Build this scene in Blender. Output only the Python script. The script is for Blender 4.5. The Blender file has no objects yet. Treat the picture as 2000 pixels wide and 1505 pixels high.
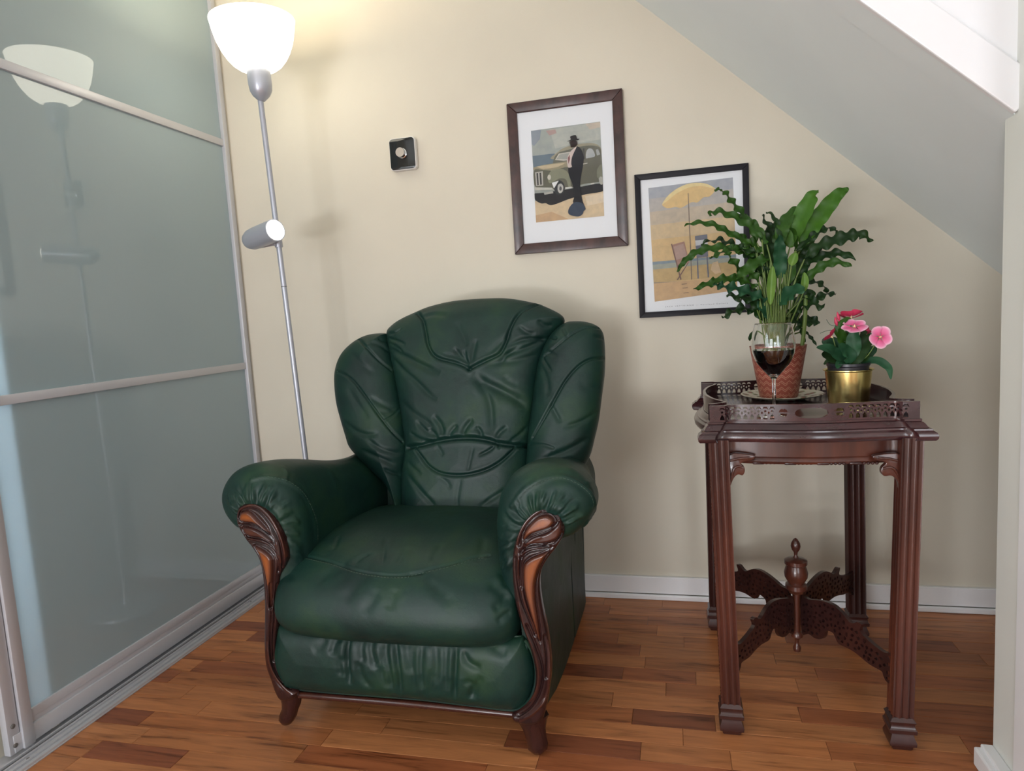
import bpy, bmesh, math, random
import numpy as np
from mathutils import Vector, Matrix
from mathutils.bvhtree import BVHTree
from mathutils.geometry import tessellate_polygon
random.seed(7); np.random.seed(7)
SC = bpy.context.scene; COL = SC.collection; PI = math.pi

# ------------------------------------------------------------------ camera
W, H, FPX = 2000.0, 1505.0, 1300.0
CAM = Vector((1.623, -2.299, 1.024))
RIGHT, DOWN, FWD = None, None, None
_M = np.array([[0.9704109, -0.0317987, -0.2393563], [0.2341856, -0.1175309, 0.9650614], [-0.0588194, -0.99256, -0.1066065]])
RIGHT = Vector(_M[:, 0]); DOWN = Vector(_M[:, 1]); FWD = Vector(_M[:, 2])
cd = bpy.data.cameras.new('camera'); cam = bpy.data.objects.new('camera', cd); COL.objects.link(cam)
cd.sensor_fit = 'HORIZONTAL'; cd.sensor_width = 36.0; cd.lens = FPX / W * 36.0
cd.clip_start = 0.02; cd.clip_end = 60
m3 = Matrix((RIGHT, -DOWN, -FWD)).transposed()
cam.matrix_world = Matrix.Translation(CAM) @ m3.to_4x4()
SC.camera = cam

# ------------------------------------------------------------------ light
SC.view_settings.view_transform = 'Standard'; SC.view_settings.look = 'None'
SC.view_settings.gamma = 1.0; SC.view_settings.use_curve_mapping = False
SC.view_settings.exposure = 0.2
world = bpy.data.worlds.new('world'); SC.world = world; world.use_nodes = True
world.node_tree.nodes['Background'].inputs[0].default_value = (0.72, 0.84, 1.0, 1)
world.node_tree.nodes['Background'].inputs[1].default_value = 1.5
def area(name, loc, direction, sx, sy, power, color):
    l = bpy.data.lights.new(name, 'AREA'); l.shape = 'RECTANGLE'; l.size = sx; l.size_y = sy
    l.energy = power; l.color = color
    o = bpy.data.objects.new(name, l); COL.objects.link(o); o.location = loc
    o.rotation_euler = Vector(direction).to_track_quat('-Z', 'Y').to_euler(); return o
# daylight just outside the two rear windows, then two added fills for the soffit
area('daylight_large', (0.45, -4.98, .98), (0, 1, 0), 1.3, 1.45, 43, (0.93, 0.96, 1.0))
area('daylight_side', (3.15, -4.98, 1.2), (0, 1, 0), 1.0, 1.6, 30, (0.93, 0.96, 1.0))
area('added_fill_left', (-.20, -2.95, 1.15), (1, 0, 0), 1.2, 1.3, 22, (0.90, 0.95, 1.0))  # fill added through an unseen left opening to brighten the soffit
area('added_fill_low', (.45, -4.96, .42), (0, 1, .8), 1.25, .3, 46, (0.95, 0.96, 1.0))  # upward fill added low at the rear window, lifts the soffit
# daylight in the space behind the sliding door
area('daylight_beyond_door', (-0.55, -1.16, 1.2), (1, 0.25, 0), 0.3, 2.0, 42, (0.84, 0.92, 1.0))

# ------------------------------------------------------------------ point helpers
def ray(x, y):
    return (RIGHT * ((x - W/2)/FPX) + DOWN * ((y - H/2)/FPX) + FWD).normalized()
def on_y(x, y, Y):
    d = ray(x, y); return CAM + d * ((Y - CAM.y)/d.y)
def on_z(x, y, Z):
    d = ray(x, y); return CAM + d * ((Z - CAM.z)/d.z)
def on_x(x, y, X):
    d = ray(x, y); return CAM + d * ((X - CAM.x)/d.x)
def on_plane(x, y, O, n):
    d = ray(x, y); return CAM + d * ((O - CAM).dot(n)/d.dot(n))
def crop(x0, y0, s):
    return lambda pts: [(x0 + x*s, y0 + y*s) for x, y in pts]
K1 = crop(640, 560, .30568); K2 = crop(430, 880, .37214); K3 = crop(800, 860, .42508)
K4 = crop(1340, 720, .26); K5 = crop(1300, 340, .3190); K6 = crop(1360, 1000, .32564)
K7 = crop(980, 960, .18605); K8 = crop(440, 960, .15952); KF = crop(1560, 590, .14618)

# ------------------------------------------------------------------ materials
def mat(name, col, rough=.5, metal=0, **kw):
    m = bpy.data.materials.new(name); m.use_nodes = True
    b = m.node_tree.nodes['Principled BSDF']
    b.inputs['Base Color'].default_value = (*col, 1); b.inputs['Roughness'].default_value = rough
    b.inputs['Metallic'].default_value = metal
    for k, v in kw.items(): b.inputs[k.replace('_', ' ')].default_value = v
    return m
def nodes(m): return m.node_tree.nodes, m.node_tree.links, m.node_tree.nodes['Principled BSDF']
def noise_tex(m, scale, detail=3, rough=.5, stretch=None, coord='Object'):
    n, l, b = nodes(m)
    tc = n.new('ShaderNodeTexCoord'); mp = n.new('ShaderNodeMapping'); t = n.new('ShaderNodeTexNoise')
    l.new(tc.outputs[coord], mp.inputs[0]); l.new(mp.outputs[0], t.inputs['Vector'])
    if stretch: mp.inputs['Scale'].default_value = stretch
    t.inputs['Scale'].default_value = scale; t.inputs['Detail'].default_value = detail; t.inputs['Roughness'].default_value = rough
    return t, mp
def ramp(m, fac, stops):
    n, l, b = nodes(m); r = n.new('ShaderNodeValToRGB'); l.new(fac, r.inputs[0])
    e = r.color_ramp.elements
    while len(e) < len(stops): e.new(.5)
    for k, (p, c) in enumerate(stops): e[k].position = p; e[k].color = (*c, 1)
    return r
def bump(m, h, strength, dist=.002, prev=None):
    n, l, b = nodes(m); bp = n.new('ShaderNodeBump'); bp.inputs['Strength'].default_value = strength
    bp.inputs['Distance'].default_value = dist; l.new(h, bp.inputs['Height'])
    if prev: l.new(prev, bp.inputs['Normal'])
    l.new(bp.outputs[0], b.inputs['Normal']); return bp.outputs[0]

def paint(name, col, var=.04, rough=.75, bs=.15):
    m = mat(name, col, rough); t, _ = noise_tex(m, 2.2, 4)
    r = ramp(m, t.outputs[0], [(.3, tuple(c*(1-var) for c in col)), (.7, tuple(min(1, c*(1+var)) for c in col))])
    m.node_tree.links.new(r.outputs[0], m.node_tree.nodes['Principled BSDF'].inputs['Base Color'])
    t2, _ = noise_tex(m, 260, 2); bump(m, t2.outputs[0], bs, .001)
    return m
M_WALL = paint('cream_wall_paint', (.665, .613, .508))
M_SOFFIT = paint('white_ceiling_paint', (.80, .86, .86), .03)
M_WHITE = paint('white_gloss_paint', (.83, .83, .84), .02, .35, .05)
M_STUB = paint('pale_wall_paint', (.74, .75, .70), .03)
M_ALU = mat('brushed_aluminium', (.55, .55, .58), .42, .25)
M_ALUD = mat('dark_aluminium_groove', (.18, .18, .19), .5, .6)
M_SCREW = mat('screw_steel', (.22, .21, .20), .5, .7)
M_SILVER = mat('silver_lamp_paint', (.46, .48, .54), .36, .4)
M_CHROME = mat('chrome', (.85, .85, .86), .12, 1)
M_WHITEPL = mat('white_plastic', (.80, .78, .76), .4)
M_BLACKGL = mat('black_gloss', (.012, .014, .014), .12)

def glass_pane():
    m = bpy.data.materials.new('satin_glass'); m.use_nodes = True; n = m.node_tree.nodes; l = m.node_tree.links
    b = n['Principled BSDF']; out = n['Material Output']
    b.inputs['Base Color'].default_value = (.40, .50, .53, 1); b.inputs['Roughness'].default_value = .045
    b.inputs['IOR'].default_value = 1.72
    tr = n.new('ShaderNodeBsdfTranslucent'); tr.inputs[0].default_value = (.72, .82, .90, 1)
    mx = n.new('ShaderNodeMixShader'); mx.inputs[0].default_value = .22
    l.new(b.outputs[0], mx.inputs[1]); l.new(tr.outputs[0], mx.inputs[2]); l.new(mx.outputs[0], out.inputs[0])
    tc = n.new('ShaderNodeTexCoord'); t = n.new('ShaderNodeTexNoise'); t.inputs['Scale'].default_value = 3
    l.new(tc.outputs['Object'], t.inputs['Vector'])
    r = n.new('ShaderNodeMapRange'); r.inputs[3].default_value = .008; r.inputs[4].default_value = .03
    l.new(t.outputs[0], r.inputs[0]); l.new(r.outputs[0], b.inputs['Roughness'])
    return m
M_GLASSP = glass_pane()

def leather():
    m = mat('green_leather', (.012, .048, .034), .42); n, l, b = nodes(m)
    t, _ = noise_tex(m, 7, 5, .6)
    r = ramp(m, t.outputs[0], [(.30, (.0035, .017, .015)), (.52, (.006, .029, .021)), (.74, (.015, .045, .019))])
    l.new(r.outputs[0], b.inputs['Base Color']); b.inputs['Specular IOR Level'].default_value = .33
    t3, _ = noise_tex(m, 14, 3); rr = n.new('ShaderNodeMapRange'); rr.inputs[3].default_value = .38; rr.inputs[4].default_value = .56
    l.new(t3.outputs[0], rr.inputs[0]); l.new(rr.outputs[0], b.inputs['Roughness'])
    v = n.new('ShaderNodeTexVoronoi'); v.inputs['Scale'].default_value = 420
    tc = n.new('ShaderNodeTexCoord'); l.new(tc.outputs['Object'], v.inputs['Vector'])
    p = bump(m, v.outputs['Distance'], .12, .0006)
    t2, _ = noise_tex(m, 38, 5, .62); bump(m, t2.outputs[0], .22, .004, p)
    return m
M_LEATHER = leather()

def wood(name, dark, light, rough=.25, stretch=(1, 1, 12), scale=14, coat=.4):
    m = mat(name, light, rough); n, l, b = nodes(m)
    t, _ = noise_tex(m, scale, 5, .6, stretch=(stretch[0]*1.0, stretch[1]*1.0, 1.0/stretch[2]*2))
    r = ramp(m, t.outputs[0], [(.32, dark), (.68, light)]); l.new(r.outputs[0], b.inputs['Base Color'])
    b.inputs['Coat Weight'].default_value = coat; b.inputs['Coat Roughness'].default_value = .12
    return m
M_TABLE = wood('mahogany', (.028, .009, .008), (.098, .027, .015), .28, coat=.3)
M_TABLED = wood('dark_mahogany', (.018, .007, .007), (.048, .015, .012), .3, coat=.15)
M_TRAY = wood('plum_mahogany', (.020, .008, .010), (.055, .017, .019), .25, (1, 1, 1), 10, .5)

def toned_wood():
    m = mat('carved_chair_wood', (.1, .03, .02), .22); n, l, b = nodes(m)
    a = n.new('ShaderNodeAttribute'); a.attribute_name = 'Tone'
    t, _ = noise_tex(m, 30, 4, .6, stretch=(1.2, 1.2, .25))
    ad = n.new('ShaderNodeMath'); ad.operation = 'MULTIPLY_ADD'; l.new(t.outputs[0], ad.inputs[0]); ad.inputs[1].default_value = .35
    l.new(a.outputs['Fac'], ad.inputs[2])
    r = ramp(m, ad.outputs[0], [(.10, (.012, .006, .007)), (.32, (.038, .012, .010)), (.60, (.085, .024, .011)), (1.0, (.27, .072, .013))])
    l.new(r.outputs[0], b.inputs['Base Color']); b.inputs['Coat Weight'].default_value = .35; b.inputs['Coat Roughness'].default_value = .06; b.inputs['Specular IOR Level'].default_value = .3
    return m
M_CARVED = toned_wood()

def plank_mat():
    m = mat('laminate_oak', (.4, .16, .06), .32); n, l, b = nodes(m)
    oi = n.new('ShaderNodeObjectInfo'); tc = n.new('ShaderNodeTexCoord'); geo = n.new('ShaderNodeNewGeometry')
    mp = n.new('ShaderNodeMapping'); mp.inputs['Scale'].default_value = (1.0, 9, 1)
    cb = n.new('ShaderNodeCombineXYZ'); mu = n.new('ShaderNodeMath'); mu.operation = 'MULTIPLY'; mu.inputs[1].default_value = 37
    l.new(oi.outputs['Random'], mu.inputs[0]); l.new(mu.outputs[0], cb.inputs[0]); l.new(mu.outputs[0], cb.inputs[1])
    va = n.new('ShaderNodeVectorMath'); l.new(geo.outputs['Position'], va.inputs[0]); l.new(cb.outputs[0], va.inputs[1])
    l.new(va.outputs[0], mp.inputs[0])
    t = n.new('ShaderNodeTexNoise'); t.inputs['Scale'].default_value = 5; t.inputs['Detail'].default_value = 6; t.inputs['Distortion'].default_value = .9
    l.new(mp.outputs[0], t.inputs['Vector'])
    mp2 = n.new('ShaderNodeMapping'); mp2.inputs['Scale'].default_value = (2, 60, 1); l.new(va.outputs[0], mp2.inputs[0])
    t2 = n.new('ShaderNodeTexNoise'); t2.inputs['Scale'].default_value = 6; t2.inputs['Detail'].default_value = 3; l.new(mp2.outputs[0], t2.inputs['Vector'])
    mx = n.new('ShaderNodeMath'); mx.operation = 'MULTIPLY_ADD'; mx.inputs[1].default_value = .35
    l.new(t2.outputs[0], mx.inputs[0]); l.new(t.outputs[0], mx.inputs[2])
    r = n.new('ShaderNodeValToRGB'); l.new(mx.outputs[0], r.inputs[0])
    e = r.color_ramp.elements; e.new(.5)
    for k, (p, c) in enumerate([(.44, (.40, .33, .29)), (.60, (.90, .87, .84)), (.85, (1.18, 1.16, 1.12))]): e[k].position = p; e[k].color = (*c, 1)
    mul = n.new('ShaderNodeMix'); mul.data_type = 'RGBA'; mul.blend_type = 'MULTIPLY'; mul.inputs[0].default_value = 1
    l.new(oi.outputs['Color'], mul.inputs[6]); l.new(r.outputs[0], mul.inputs[7]); l.new(mul.outputs[2], b.inputs['Base Color']); b.inputs['Specular IOR Level'].default_value = .32
    bump(m, t2.outputs[0], .08, .0006)
    return m
M_PLANK = plank_mat()

def leaf_mat(name, a, c, rough=.48):
    m = mat(name, a, rough); n, l, b = nodes(m)
    t, _ = noise_tex(m, 22, 3); r = ramp(m, t.outputs[0], [(.3, a), (.7, c)]); l.new(r.outputs[0], b.inputs['Base Color'])
    b.inputs['Specular IOR Level'].default_value = .28
    return m
M_LEAF = [leaf_mat('leaf_dark', (.006, .022, .005), (.013, .042, .007)),
          leaf_mat('leaf_mid', (.016, .058, .005), (.030, .085, .008)),
          leaf_mat('leaf_bright', (.030, .100, .006), (.050, .145, .009)),
          leaf_mat('leaf_bluish', (.010, .048, .021), (.022, .088, .036))]
M_STEM = leaf_mat('stem_green', (.09, .15, .03), (.15, .21, .05))
M_SPATHE = leaf_mat('young_leaf', (.10, .20, .035), (.15, .25, .05))
M_PETALD = mat('petal_deep', (.50, .035, .09), .5)
M_SOIL = mat('soil', (.02, .014, .01), .9)

# ------------------------------------------------------------------ object helpers
def empty(name, loc, label=None, cat=None, group=None, kind=None):
    o = bpy.data.objects.new(name, None); COL.objects.link(o); o.location = loc; o.empty_display_size = .05
    if label: o['label'] = label
    if cat: o['category'] = cat
    if group: o['group'] = group
    if kind: o['kind'] = kind
    return o
def wloc(p):
    v = Vector((0, 0, 0))
    while p is not None: v = v + p.location; p = p.parent
    return v
def obj(name, V, F, m, parent=None, smooth=True, tone=None, label=None, kind=None, mats=None, fm=None, auto=None):
    base = wloc(parent) if parent else Vector((0, 0, 0))
    V = np.asarray([tuple(v) for v in V] if not isinstance(V, np.ndarray) else V, float)
    loc = Vector((0, 0, 0))
    if parent is not None or True:
        c = (V.min(0) + V.max(0))/2; loc = Vector(c)
    me = bpy.data.meshes.new(name); me.from_pydata((V - np.array(loc)).tolist(), [], [tuple(int(i) for i in f) for f in F]); me.validate()
    if mats:
        for mm in mats: me.materials.append(mm)
        if fm is not None: me.polygons.foreach_set('material_index', fm)
    else: me.materials.append(m)
    if smooth: me.polygons.foreach_set('use_smooth', [True]*len(me.polygons))
    if tone is not None:
        a = me.attributes.new('Tone', 'FLOAT', 'POINT'); a.data.foreach_set('value', np.asarray(tone, float).astype('f'))
    if auto:
        bm = bmesh.new(); bm.from_mesh(me)
        for e in bm.edges:
            if len(e.link_faces) == 2 and e.calc_face_angle(0) > auto: e.smooth = False
        bm.to_mesh(me); bm.free()
    o = bpy.data.objects.new(name, me); COL.objects.link(o)
    if parent: o.parent = parent; o.location = loc - base
    else: o.location = loc
    if label: o['label'] = label
    if kind: o['kind'] = kind
    return o
def tag(o, label, cat, group=None):
    o['label'] = label; o['category'] = cat
    if group: o['group'] = group
    return o
class MB:
    def __init__(s): s.V = []; s.F = []
    def add(s, V, F):
        k = len(s.V); s.V += [Vector(v) for v in V]; s.F += [tuple(i + k for i in f) for f in F]; return s
    def box(s, a, b, bev=0):
        x0, y0, z0 = a; x1, y1, z1 = b
        bm = bmesh.new(); vs = [bm.verts.new(p) for p in ((x0,y0,z0),(x1,y0,z0),(x1,y1,z0),(x0,y1,z0),(x0,y0,z1),(x1,y0,z1),(x1,y1,z1),(x0,y1,z1))]
        for f in ((0,3,2,1),(4,5,6,7),(0,1,5,4),(1,2,6,5),(2,3,7,6),(3,0,4,7)): bm.faces.new([vs[i] for i in f])
        if bev: bmesh.ops.bevel(bm, geom=bm.edges[:], offset=bev, segments=2, affect='EDGES', profile=.5)
        bm.verts.index_update(); s.add([v.co.copy() for v in bm.verts], [[v.index for v in f.verts] for f in bm.faces]); bm.free(); return s
    def prism(s, poly, axis, t0, t1, bev=0):
        # poly: list of 3D points on a plane; extruded by axis*t0..axis*t1
        ax = Vector(axis); bm = bmesh.new()
        a = [bm.verts.new(Vector(p) + ax*t0) for p in poly]; b = [bm.verts.new(Vector(p) + ax*t1) for p in poly]; n = len(a)
        bm.faces.new(a[::-1]); bm.faces.new(b)
        for i in range(n): bm.faces.new((a[i], a[(i+1) % n], b[(i+1) % n], b[i]))
        bmesh.ops.recalc_face_normals(bm, faces=bm.faces[:])
        if bev: bmesh.ops.bevel(bm, geom=bm.edges[:], offset=bev, segments=2, affect='EDGES', profile=.5)
        bmesh.ops.triangulate(bm, faces=[f for f in bm.faces if len(f.verts) > 4])
        bm.verts.index_update(); s.add([v.co.copy() for v in bm.verts], [[v.index for v in f.verts] for f in bm.faces]); bm.free(); return s
    def lathe(s, prof, c, n=40, axis=Vector((0, 0, 1)), cap=True):
        c = Vector(c); q = Vector((0, 0, 1)).rotation_difference(Vector(axis)); k = len(s.V)
        for r, z in prof:
            for i in range(n):
                a = 2*PI*i/n; s.V.append(c + q @ Vector((r*math.cos(a), r*math.sin(a), z)))
        for j in range(len(prof)-1):
            for i in range(n):
                i2 = (i+1) % n; s.F.append((k+j*n+i, k+j*n+i2, k+(j+1)*n+i2, k+(j+1)*n+i))
        if cap:
            s.F.append(tuple(k+i for i in range(n))[::-1]); s.F.append(tuple(k+(len(prof)-1)*n+i for i in range(n)))
        return s
    def tube(s, pts, rad, n=10, cap=True, flat=1.0):
        pts = [Vector(p) for p in pts]; k = len(s.V); m = len(pts)
        if not hasattr(rad, '__len__'): rad = [rad]*m
        up = None
        for j, p in enumerate(pts):
            t = (pts[min(j+1, m-1)] - pts[max(j-1, 0)]).normalized()
            if up is None: up = t.orthogonal().normalized()
            up = (up - t*up.dot(t)).normalized(); sd = t.cross(up)
            for i in range(n):
                a = 2*PI*i/n; s.V.append(p + (up*math.cos(a) + sd*math.sin(a)*flat)*rad[j])
        for j in range(m-1):
            for i in range(n):
                i2 = (i+1) % n; s.F.append((k+j*n+i, k+j*n+i2, k+(j+1)*n+i2, k+(j+1)*n+i))
        if cap: s.F.append(tuple(k+i for i in range(n))[::-1]); s.F.append(tuple(k+(m-1)*n+i for i in range(n)))
        return s
    def build(s, name, m, parent=None, **kw):
        kw.setdefault('auto', math.radians(38)); return obj(name, s.V, s.F, m, parent, **kw)
def cat(pts, n=8, closed=False):
    """Catmull-Rom through the points"""
    P = [Vector(p) for p in pts]; out = []; m = len(P)
    rng = range(m if closed else m-1)
    for i in rng:
        if closed: a, b, c, d = P[(i-1) % m], P[i], P[(i+1) % m], P[(i+2) % m]
        else: a, b, c, d = P[max(i-1, 0)], P[i], P[i+1], P[min(i+2, m-1)]
        for k in range(n):
            t = k/n; out.append(.5*((2*b) + (c-a)*t + (2*a-5*b+4*c-d)*t*t + (3*b-a-3*c+d)*t**3))
    if not closed: out.append(P[-1])
    return out
def cat2(pts, n=6, closed=False): return [(v.x, v.y) for v in cat([(p[0], p[1], 0) for p in pts], n, closed)]

# ------------------------------------------------------------------ relief tools (creases pressed into soft or carved surfaces)
def vnormals(V, F):
    N = np.zeros_like(V)
    Q = np.array([f if len(f) == 4 else (*f, f[-1]) for f in F if len(f) in (3, 4)])
    a = V[Q[:, 2]] - V[Q[:, 0]]; b = V[Q[:, 3]] - V[Q[:, 1]]
    n = np.cross(a, b); tri = Q[:, 2] == Q[:, 3]
    n[tri] = np.cross(V[Q[tri, 1]] - V[Q[tri, 0]], V[Q[tri, 2]] - V[Q[tri, 0]])
    for k in range(4): np.add.at(N, Q[:, k], n)
    L = np.linalg.norm(N, axis=1, keepdims=True); L[L == 0] = 1
    return N/L
def drape(px, V, F, bvh):
    """pixel polyline -> points lying on the surface"""
    px = cat2(px, 6) if len(px) > 2 else px
    out = []
    for (x0, y0), (x1, y1) in zip(px[:-1], px[1:]):
        k = max(1, int(math.hypot(x1-x0, y1-y0)/5))
        for i in range(k): out.append((x0+(x1-x0)*i/k, y0+(y1-y0)*i/k))
    out.append(px[-1]); P = []
    for x, y in out:
        h = bvh.ray_cast(CAM, ray(x, y))
        if h[0] is not None: P.append(h[0])
    return P
def polydist(V, P):
    P = np.array([tuple(p) for p in P]); A = P[:-1]; B = P[1:]; AB = B - A
    L2 = (AB**2).sum(1); L2[L2 == 0] = 1e-12
    t = np.clip(((V[:, None, :] - A[None])*AB[None]).sum(2)/L2[None], 0, 1)
    D = np.linalg.norm(V[:, None, :] - (A[None] + t[..., None]*AB[None]), axis=2)
    k = D.argmin(1); seg = np.sqrt(L2); cum = np.concatenate([[0], np.cumsum(seg)])
    idx = np.arange(len(V)); return D[idx, k], (cum[k] + t[idx, k]*seg[k])/cum[-1]
def relief(V, F, creases):
    """creases: (pixel pts, depth, width, 's' seam | 'w' wrinkle | 'r' ridge)"""
    V = np.asarray([tuple(v) for v in V], float); N = vnormals(V, F)
    bvh = BVHTree.FromPolygons([tuple(v) for v in V], [tuple(f) for f in F])
    disp = np.zeros(len(V))
    for px, A, w, kind in creases:
        P = drape(px, V, F, bvh)
        if len(P) < 2: continue
        Pa = np.array([tuple(p) for p in P]); lo = Pa.min(0) - 4*w; hi = Pa.max(0) + 4*w
        idx = np.where(((V > lo) & (V < hi)).all(1))[0]
        for s in range(0, len(idx), 6000):
            ii = idx[s:s+6000]; d, t = polydist(V[ii], P)
            tp = np.ones_like(t) if kind == 's' else np.clip(np.sin(PI*np.clip(t, .0, 1))*1.7, 0, 1)
            g = -np.exp(-(d/w)**2) + (.10*np.exp(-((d-2.1*w)/(1.1*w))**2))
            if kind == 'r': g = np.exp(-(d/w)**2)
            disp[ii] += A*g*tp
    return V + N*disp[:, None]
def edge_dist(a, b, poly):
    P = np.array(poly); A = P; B = np.roll(P, -1, 0); AB = B-A; L2 = (AB**2).sum(1); L2[L2 == 0] = 1e-12
    X = np.stack([a, b], 1); out = np.empty(len(X))
    for s in range(0, len(X), 8000):
        Y = X[s:s+8000]; t = np.clip(((Y[:, None]-A[None])*AB[None]).sum(2)/L2, 0, 1)
        out[s:s+8000] = np.linalg.norm(Y[:, None]-(A[None]+t[..., None]*AB[None]), axis=2).min(1)
    return out
def pillow(poly3, O, ex, ez, n, T, R, back, nu=100, nv=120, dome=0, Rb=None):
    O, ex, ez, n = (Vector(v) for v in (O, ex, ez, n))
    poly = [((p-O).dot(ex), (p-O).dot(ez)) for p in poly3]
    bs = [q[1] for q in poly]; b0, b1 = min(bs), max(bs); e = (b1-b0)*1e-4
    th = np.linspace(0, 1, nv+1); rows = b0+e+(b1-b0-2*e)*(.5*th + .5*(1-np.cos(PI*th))/2)
    u = np.linspace(-1, 1, nu+1); u = .5*u + .5*np.sin(PI/2*u)
    AA = []; BB = []
    for b in rows:
        xs = []
        for (x0, y0), (x1, y1) in zip(poly, poly[1:]+poly[:1]):
            if (y0 <= b < y1) or (y1 <= b < y0): xs.append(x0+(x1-x0)*(b-y0)/(y1-y0))
        l, r = min(xs), max(xs); AA.append((l+r)/2+(r-l)/2*u); BB.append(np.full(nu+1, b))
    A = np.concatenate(AA); B = np.concatenate(BB)
    d = edge_dist(A, B, poly); grid = np.arange(len(A)).reshape(nv+1, nu+1)
    edge = np.zeros_like(grid, bool); edge[0] = edge[-1] = True; edge[:, 0] = edge[:, -1] = True
    d[edge.ravel()] = 0
    pr = lambda t: np.sqrt(1-(1-np.clip(t, 0, 1))**2)
    hf = T*pr(d/R) + dome*(1-np.exp(-d/(.5*max(d.max(), 1e-6)))); hb = -back*pr(d/(Rb or R))
    ex_, ez_, n_, O_ = map(np.array, (ex, ez, n, O))
    Vf = O_+A[:, None]*ex_+B[:, None]*ez_+hf[:, None]*n_; Vb = O_+A[:, None]*ex_+B[:, None]*ez_+hb[:, None]*n_
    V = np.concatenate([Vf, Vb]); K = len(A); er = edge.ravel(); F = []
    mp = lambda i: i if er[i] else i+K
    flip = ex.cross(ez).dot(n) < 0
    for j in range(nv):
        for i in range(nu):
            q = [int(grid[j, i]), int(grid[j, i+1]), int(grid[j+1, i+1]), int(grid[j+1, i])]
            g = [mp(k) for k in q][::-1]
            if flip: q = q[::-1]; g = g[::-1]
            F.append(tuple(q)); F.append(tuple(g))
    used = np.zeros(len(V), bool)
    for f in F:
        for i in f: used[i] = True
    re = np.cumsum(used)-1
    return V[used], [tuple(int(re[i]) for i in f) for f in F]
def plane_pts(px, O, n): return [on_plane(x, y, O, n) for x, y in px]

# ================================================================== SETTING
XR = 2.256          # left face of the stub wall
SLOPE, ICEPT = -0.9083, 3.394
def soff(x): return ICEPT + SLOPE*x
CEIL = 2.5
def struct(name, mb, m, **kw): return mb.build(name, m, None, kind='structure', smooth=False, auto=None, **kw)
# floor and planks
floor = struct('floor', MB().box((-1.3, -5.0, -.05), (4.2, .06, -.004)), M_PLANK); floor.color = (.42, .165, .065, 1)
rp = random.Random(4)
sw = .066; y = -.012; protos = {}
tones = [(.43, .168, .064), (.385, .142, .052), (.46, .188, .074), (.32, .106, .042), (.36, .128, .048), (.24, .078, .036), (.44, .172, .066)]
row = 0
while y > -1.62:
    x = .075 - rp.random()*.35
    while x < 2.95:
        L = rp.choice([.20, .26, .32, .38, .46, .54]); x0, x1 = max(x, .062), min(x+L, 2.99)
        if x1 - x0 > .03:
            key = round(x1-x0, 3)
            if key not in protos:
                h = (x1-x0)/2-.0004; w_ = sw/2-.0004
                mb = MB(); mb.add([(-h, -w_, -.006), (h, -w_, -.006), (h, w_, -.006), (-h, w_, -.006),
                    (-h, -w_, -.0006), (h, -w_, -.0006), (h, w_, -.0006), (-h, w_, -.0006),
                    (-h+.0008, -w_+.0008, 0), (h-.0008, -w_+.0008, 0), (h-.0008, w_-.0008, 0), (-h+.0008, w_-.0008, 0)],
                    [(0,1,5,4),(1,2,6,5),(2,3,7,6),(3,0,4,7),(4,5,9,8),(5,6,10,9),(6,7,11,10),(7,4,8,11),(8,9,10,11)])
                me = bpy.data.meshes.new('plank'); me.from_pydata([tuple(v) for v in mb.V], [], mb.F); me.materials.append(M_PLANK); protos[key] = me
            o = bpy.data.objects.new('plank', protos[key]); COL.objects.link(o); o.parent = floor
            o.location = Vector(((x0+x1)/2, y-sw/2, 0)) - floor.location
            c = rp.choice(tones); j = .9+.2*rp.random(); o.color = (c[0]*j, c[1]*j, c[2]*j, 1)
        x += L
    y -= sw; row += 1
# back wall
struct('wall_back', MB().box((-.9, 0, -.05), (3.2, .1, CEIL+.1)), M_WALL)
bb = MB().box((.012, -.014, .021), (3.1, 0, .082), .002); struct('baseboard_back', bb, M_WHITE)
bq = MB().box((.078, -.022, 0), (3.1, -.010, .0195), .005); struct('baseboard_back', bq, M_WHITE)
# sloped underside of the stairs
YF = -.815
x_top = (ICEPT-CEIL)/-SLOPE; x_end = 3.1
nrm = Vector((-SLOPE, 0, 1)).normalized()
so = MB().prism([Vector((x_top, 0, CEIL)), Vector((x_end, 0, soff(x_end))), Vector((x_end, 0, soff(x_end)))+nrm*.05, Vector((x_top, 0, CEIL))+nrm*.05], (0, 1, 0), YF+.001, 0)
struct('wall_soffit', so, M_SOFFIT)
lip = MB().prism([Vector((x_top, 0, CEIL))-nrm*.004, Vector((XR+.1, 0, soff(XR+.1)))-nrm*.004, Vector((XR+.1, 0, soff(XR+.1))), Vector((x_top, 0, CEIL))], (0, 1, 0), YF+.002, YF+.085)
struct('trim_1', lip, M_SOFFIT)
# stair string: board, lower moulding, upper capping
def string_strip(a, b, y0, y1, bev=0):
    p = [Vector((x_top-.2, 0, soff(x_top-.2)))+nrm*a, Vector((XR, 0, soff(XR)))+nrm*a, Vector((XR, 0, soff(XR)))+nrm*b, Vector((x_top-.2, 0, soff(x_top-.2)))+nrm*b]
    return MB().prism(p, (0, 1, 0), y0, y1, bev)
struct('trim_2', string_strip(-.006, .062, YF-.012, YF+.004, .003), M_WHITE)
struct('trim_3', string_strip(.055, .30, YF-.002, YF+.01), M_WHITE)
struct('trim_4', string_strip(.29, .325, YF-.03, YF+.01, .004), M_WHITE)
struct('wall_stairs', string_strip(.30, 1.5, YF+.01, YF+.05), M_WHITE)
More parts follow.
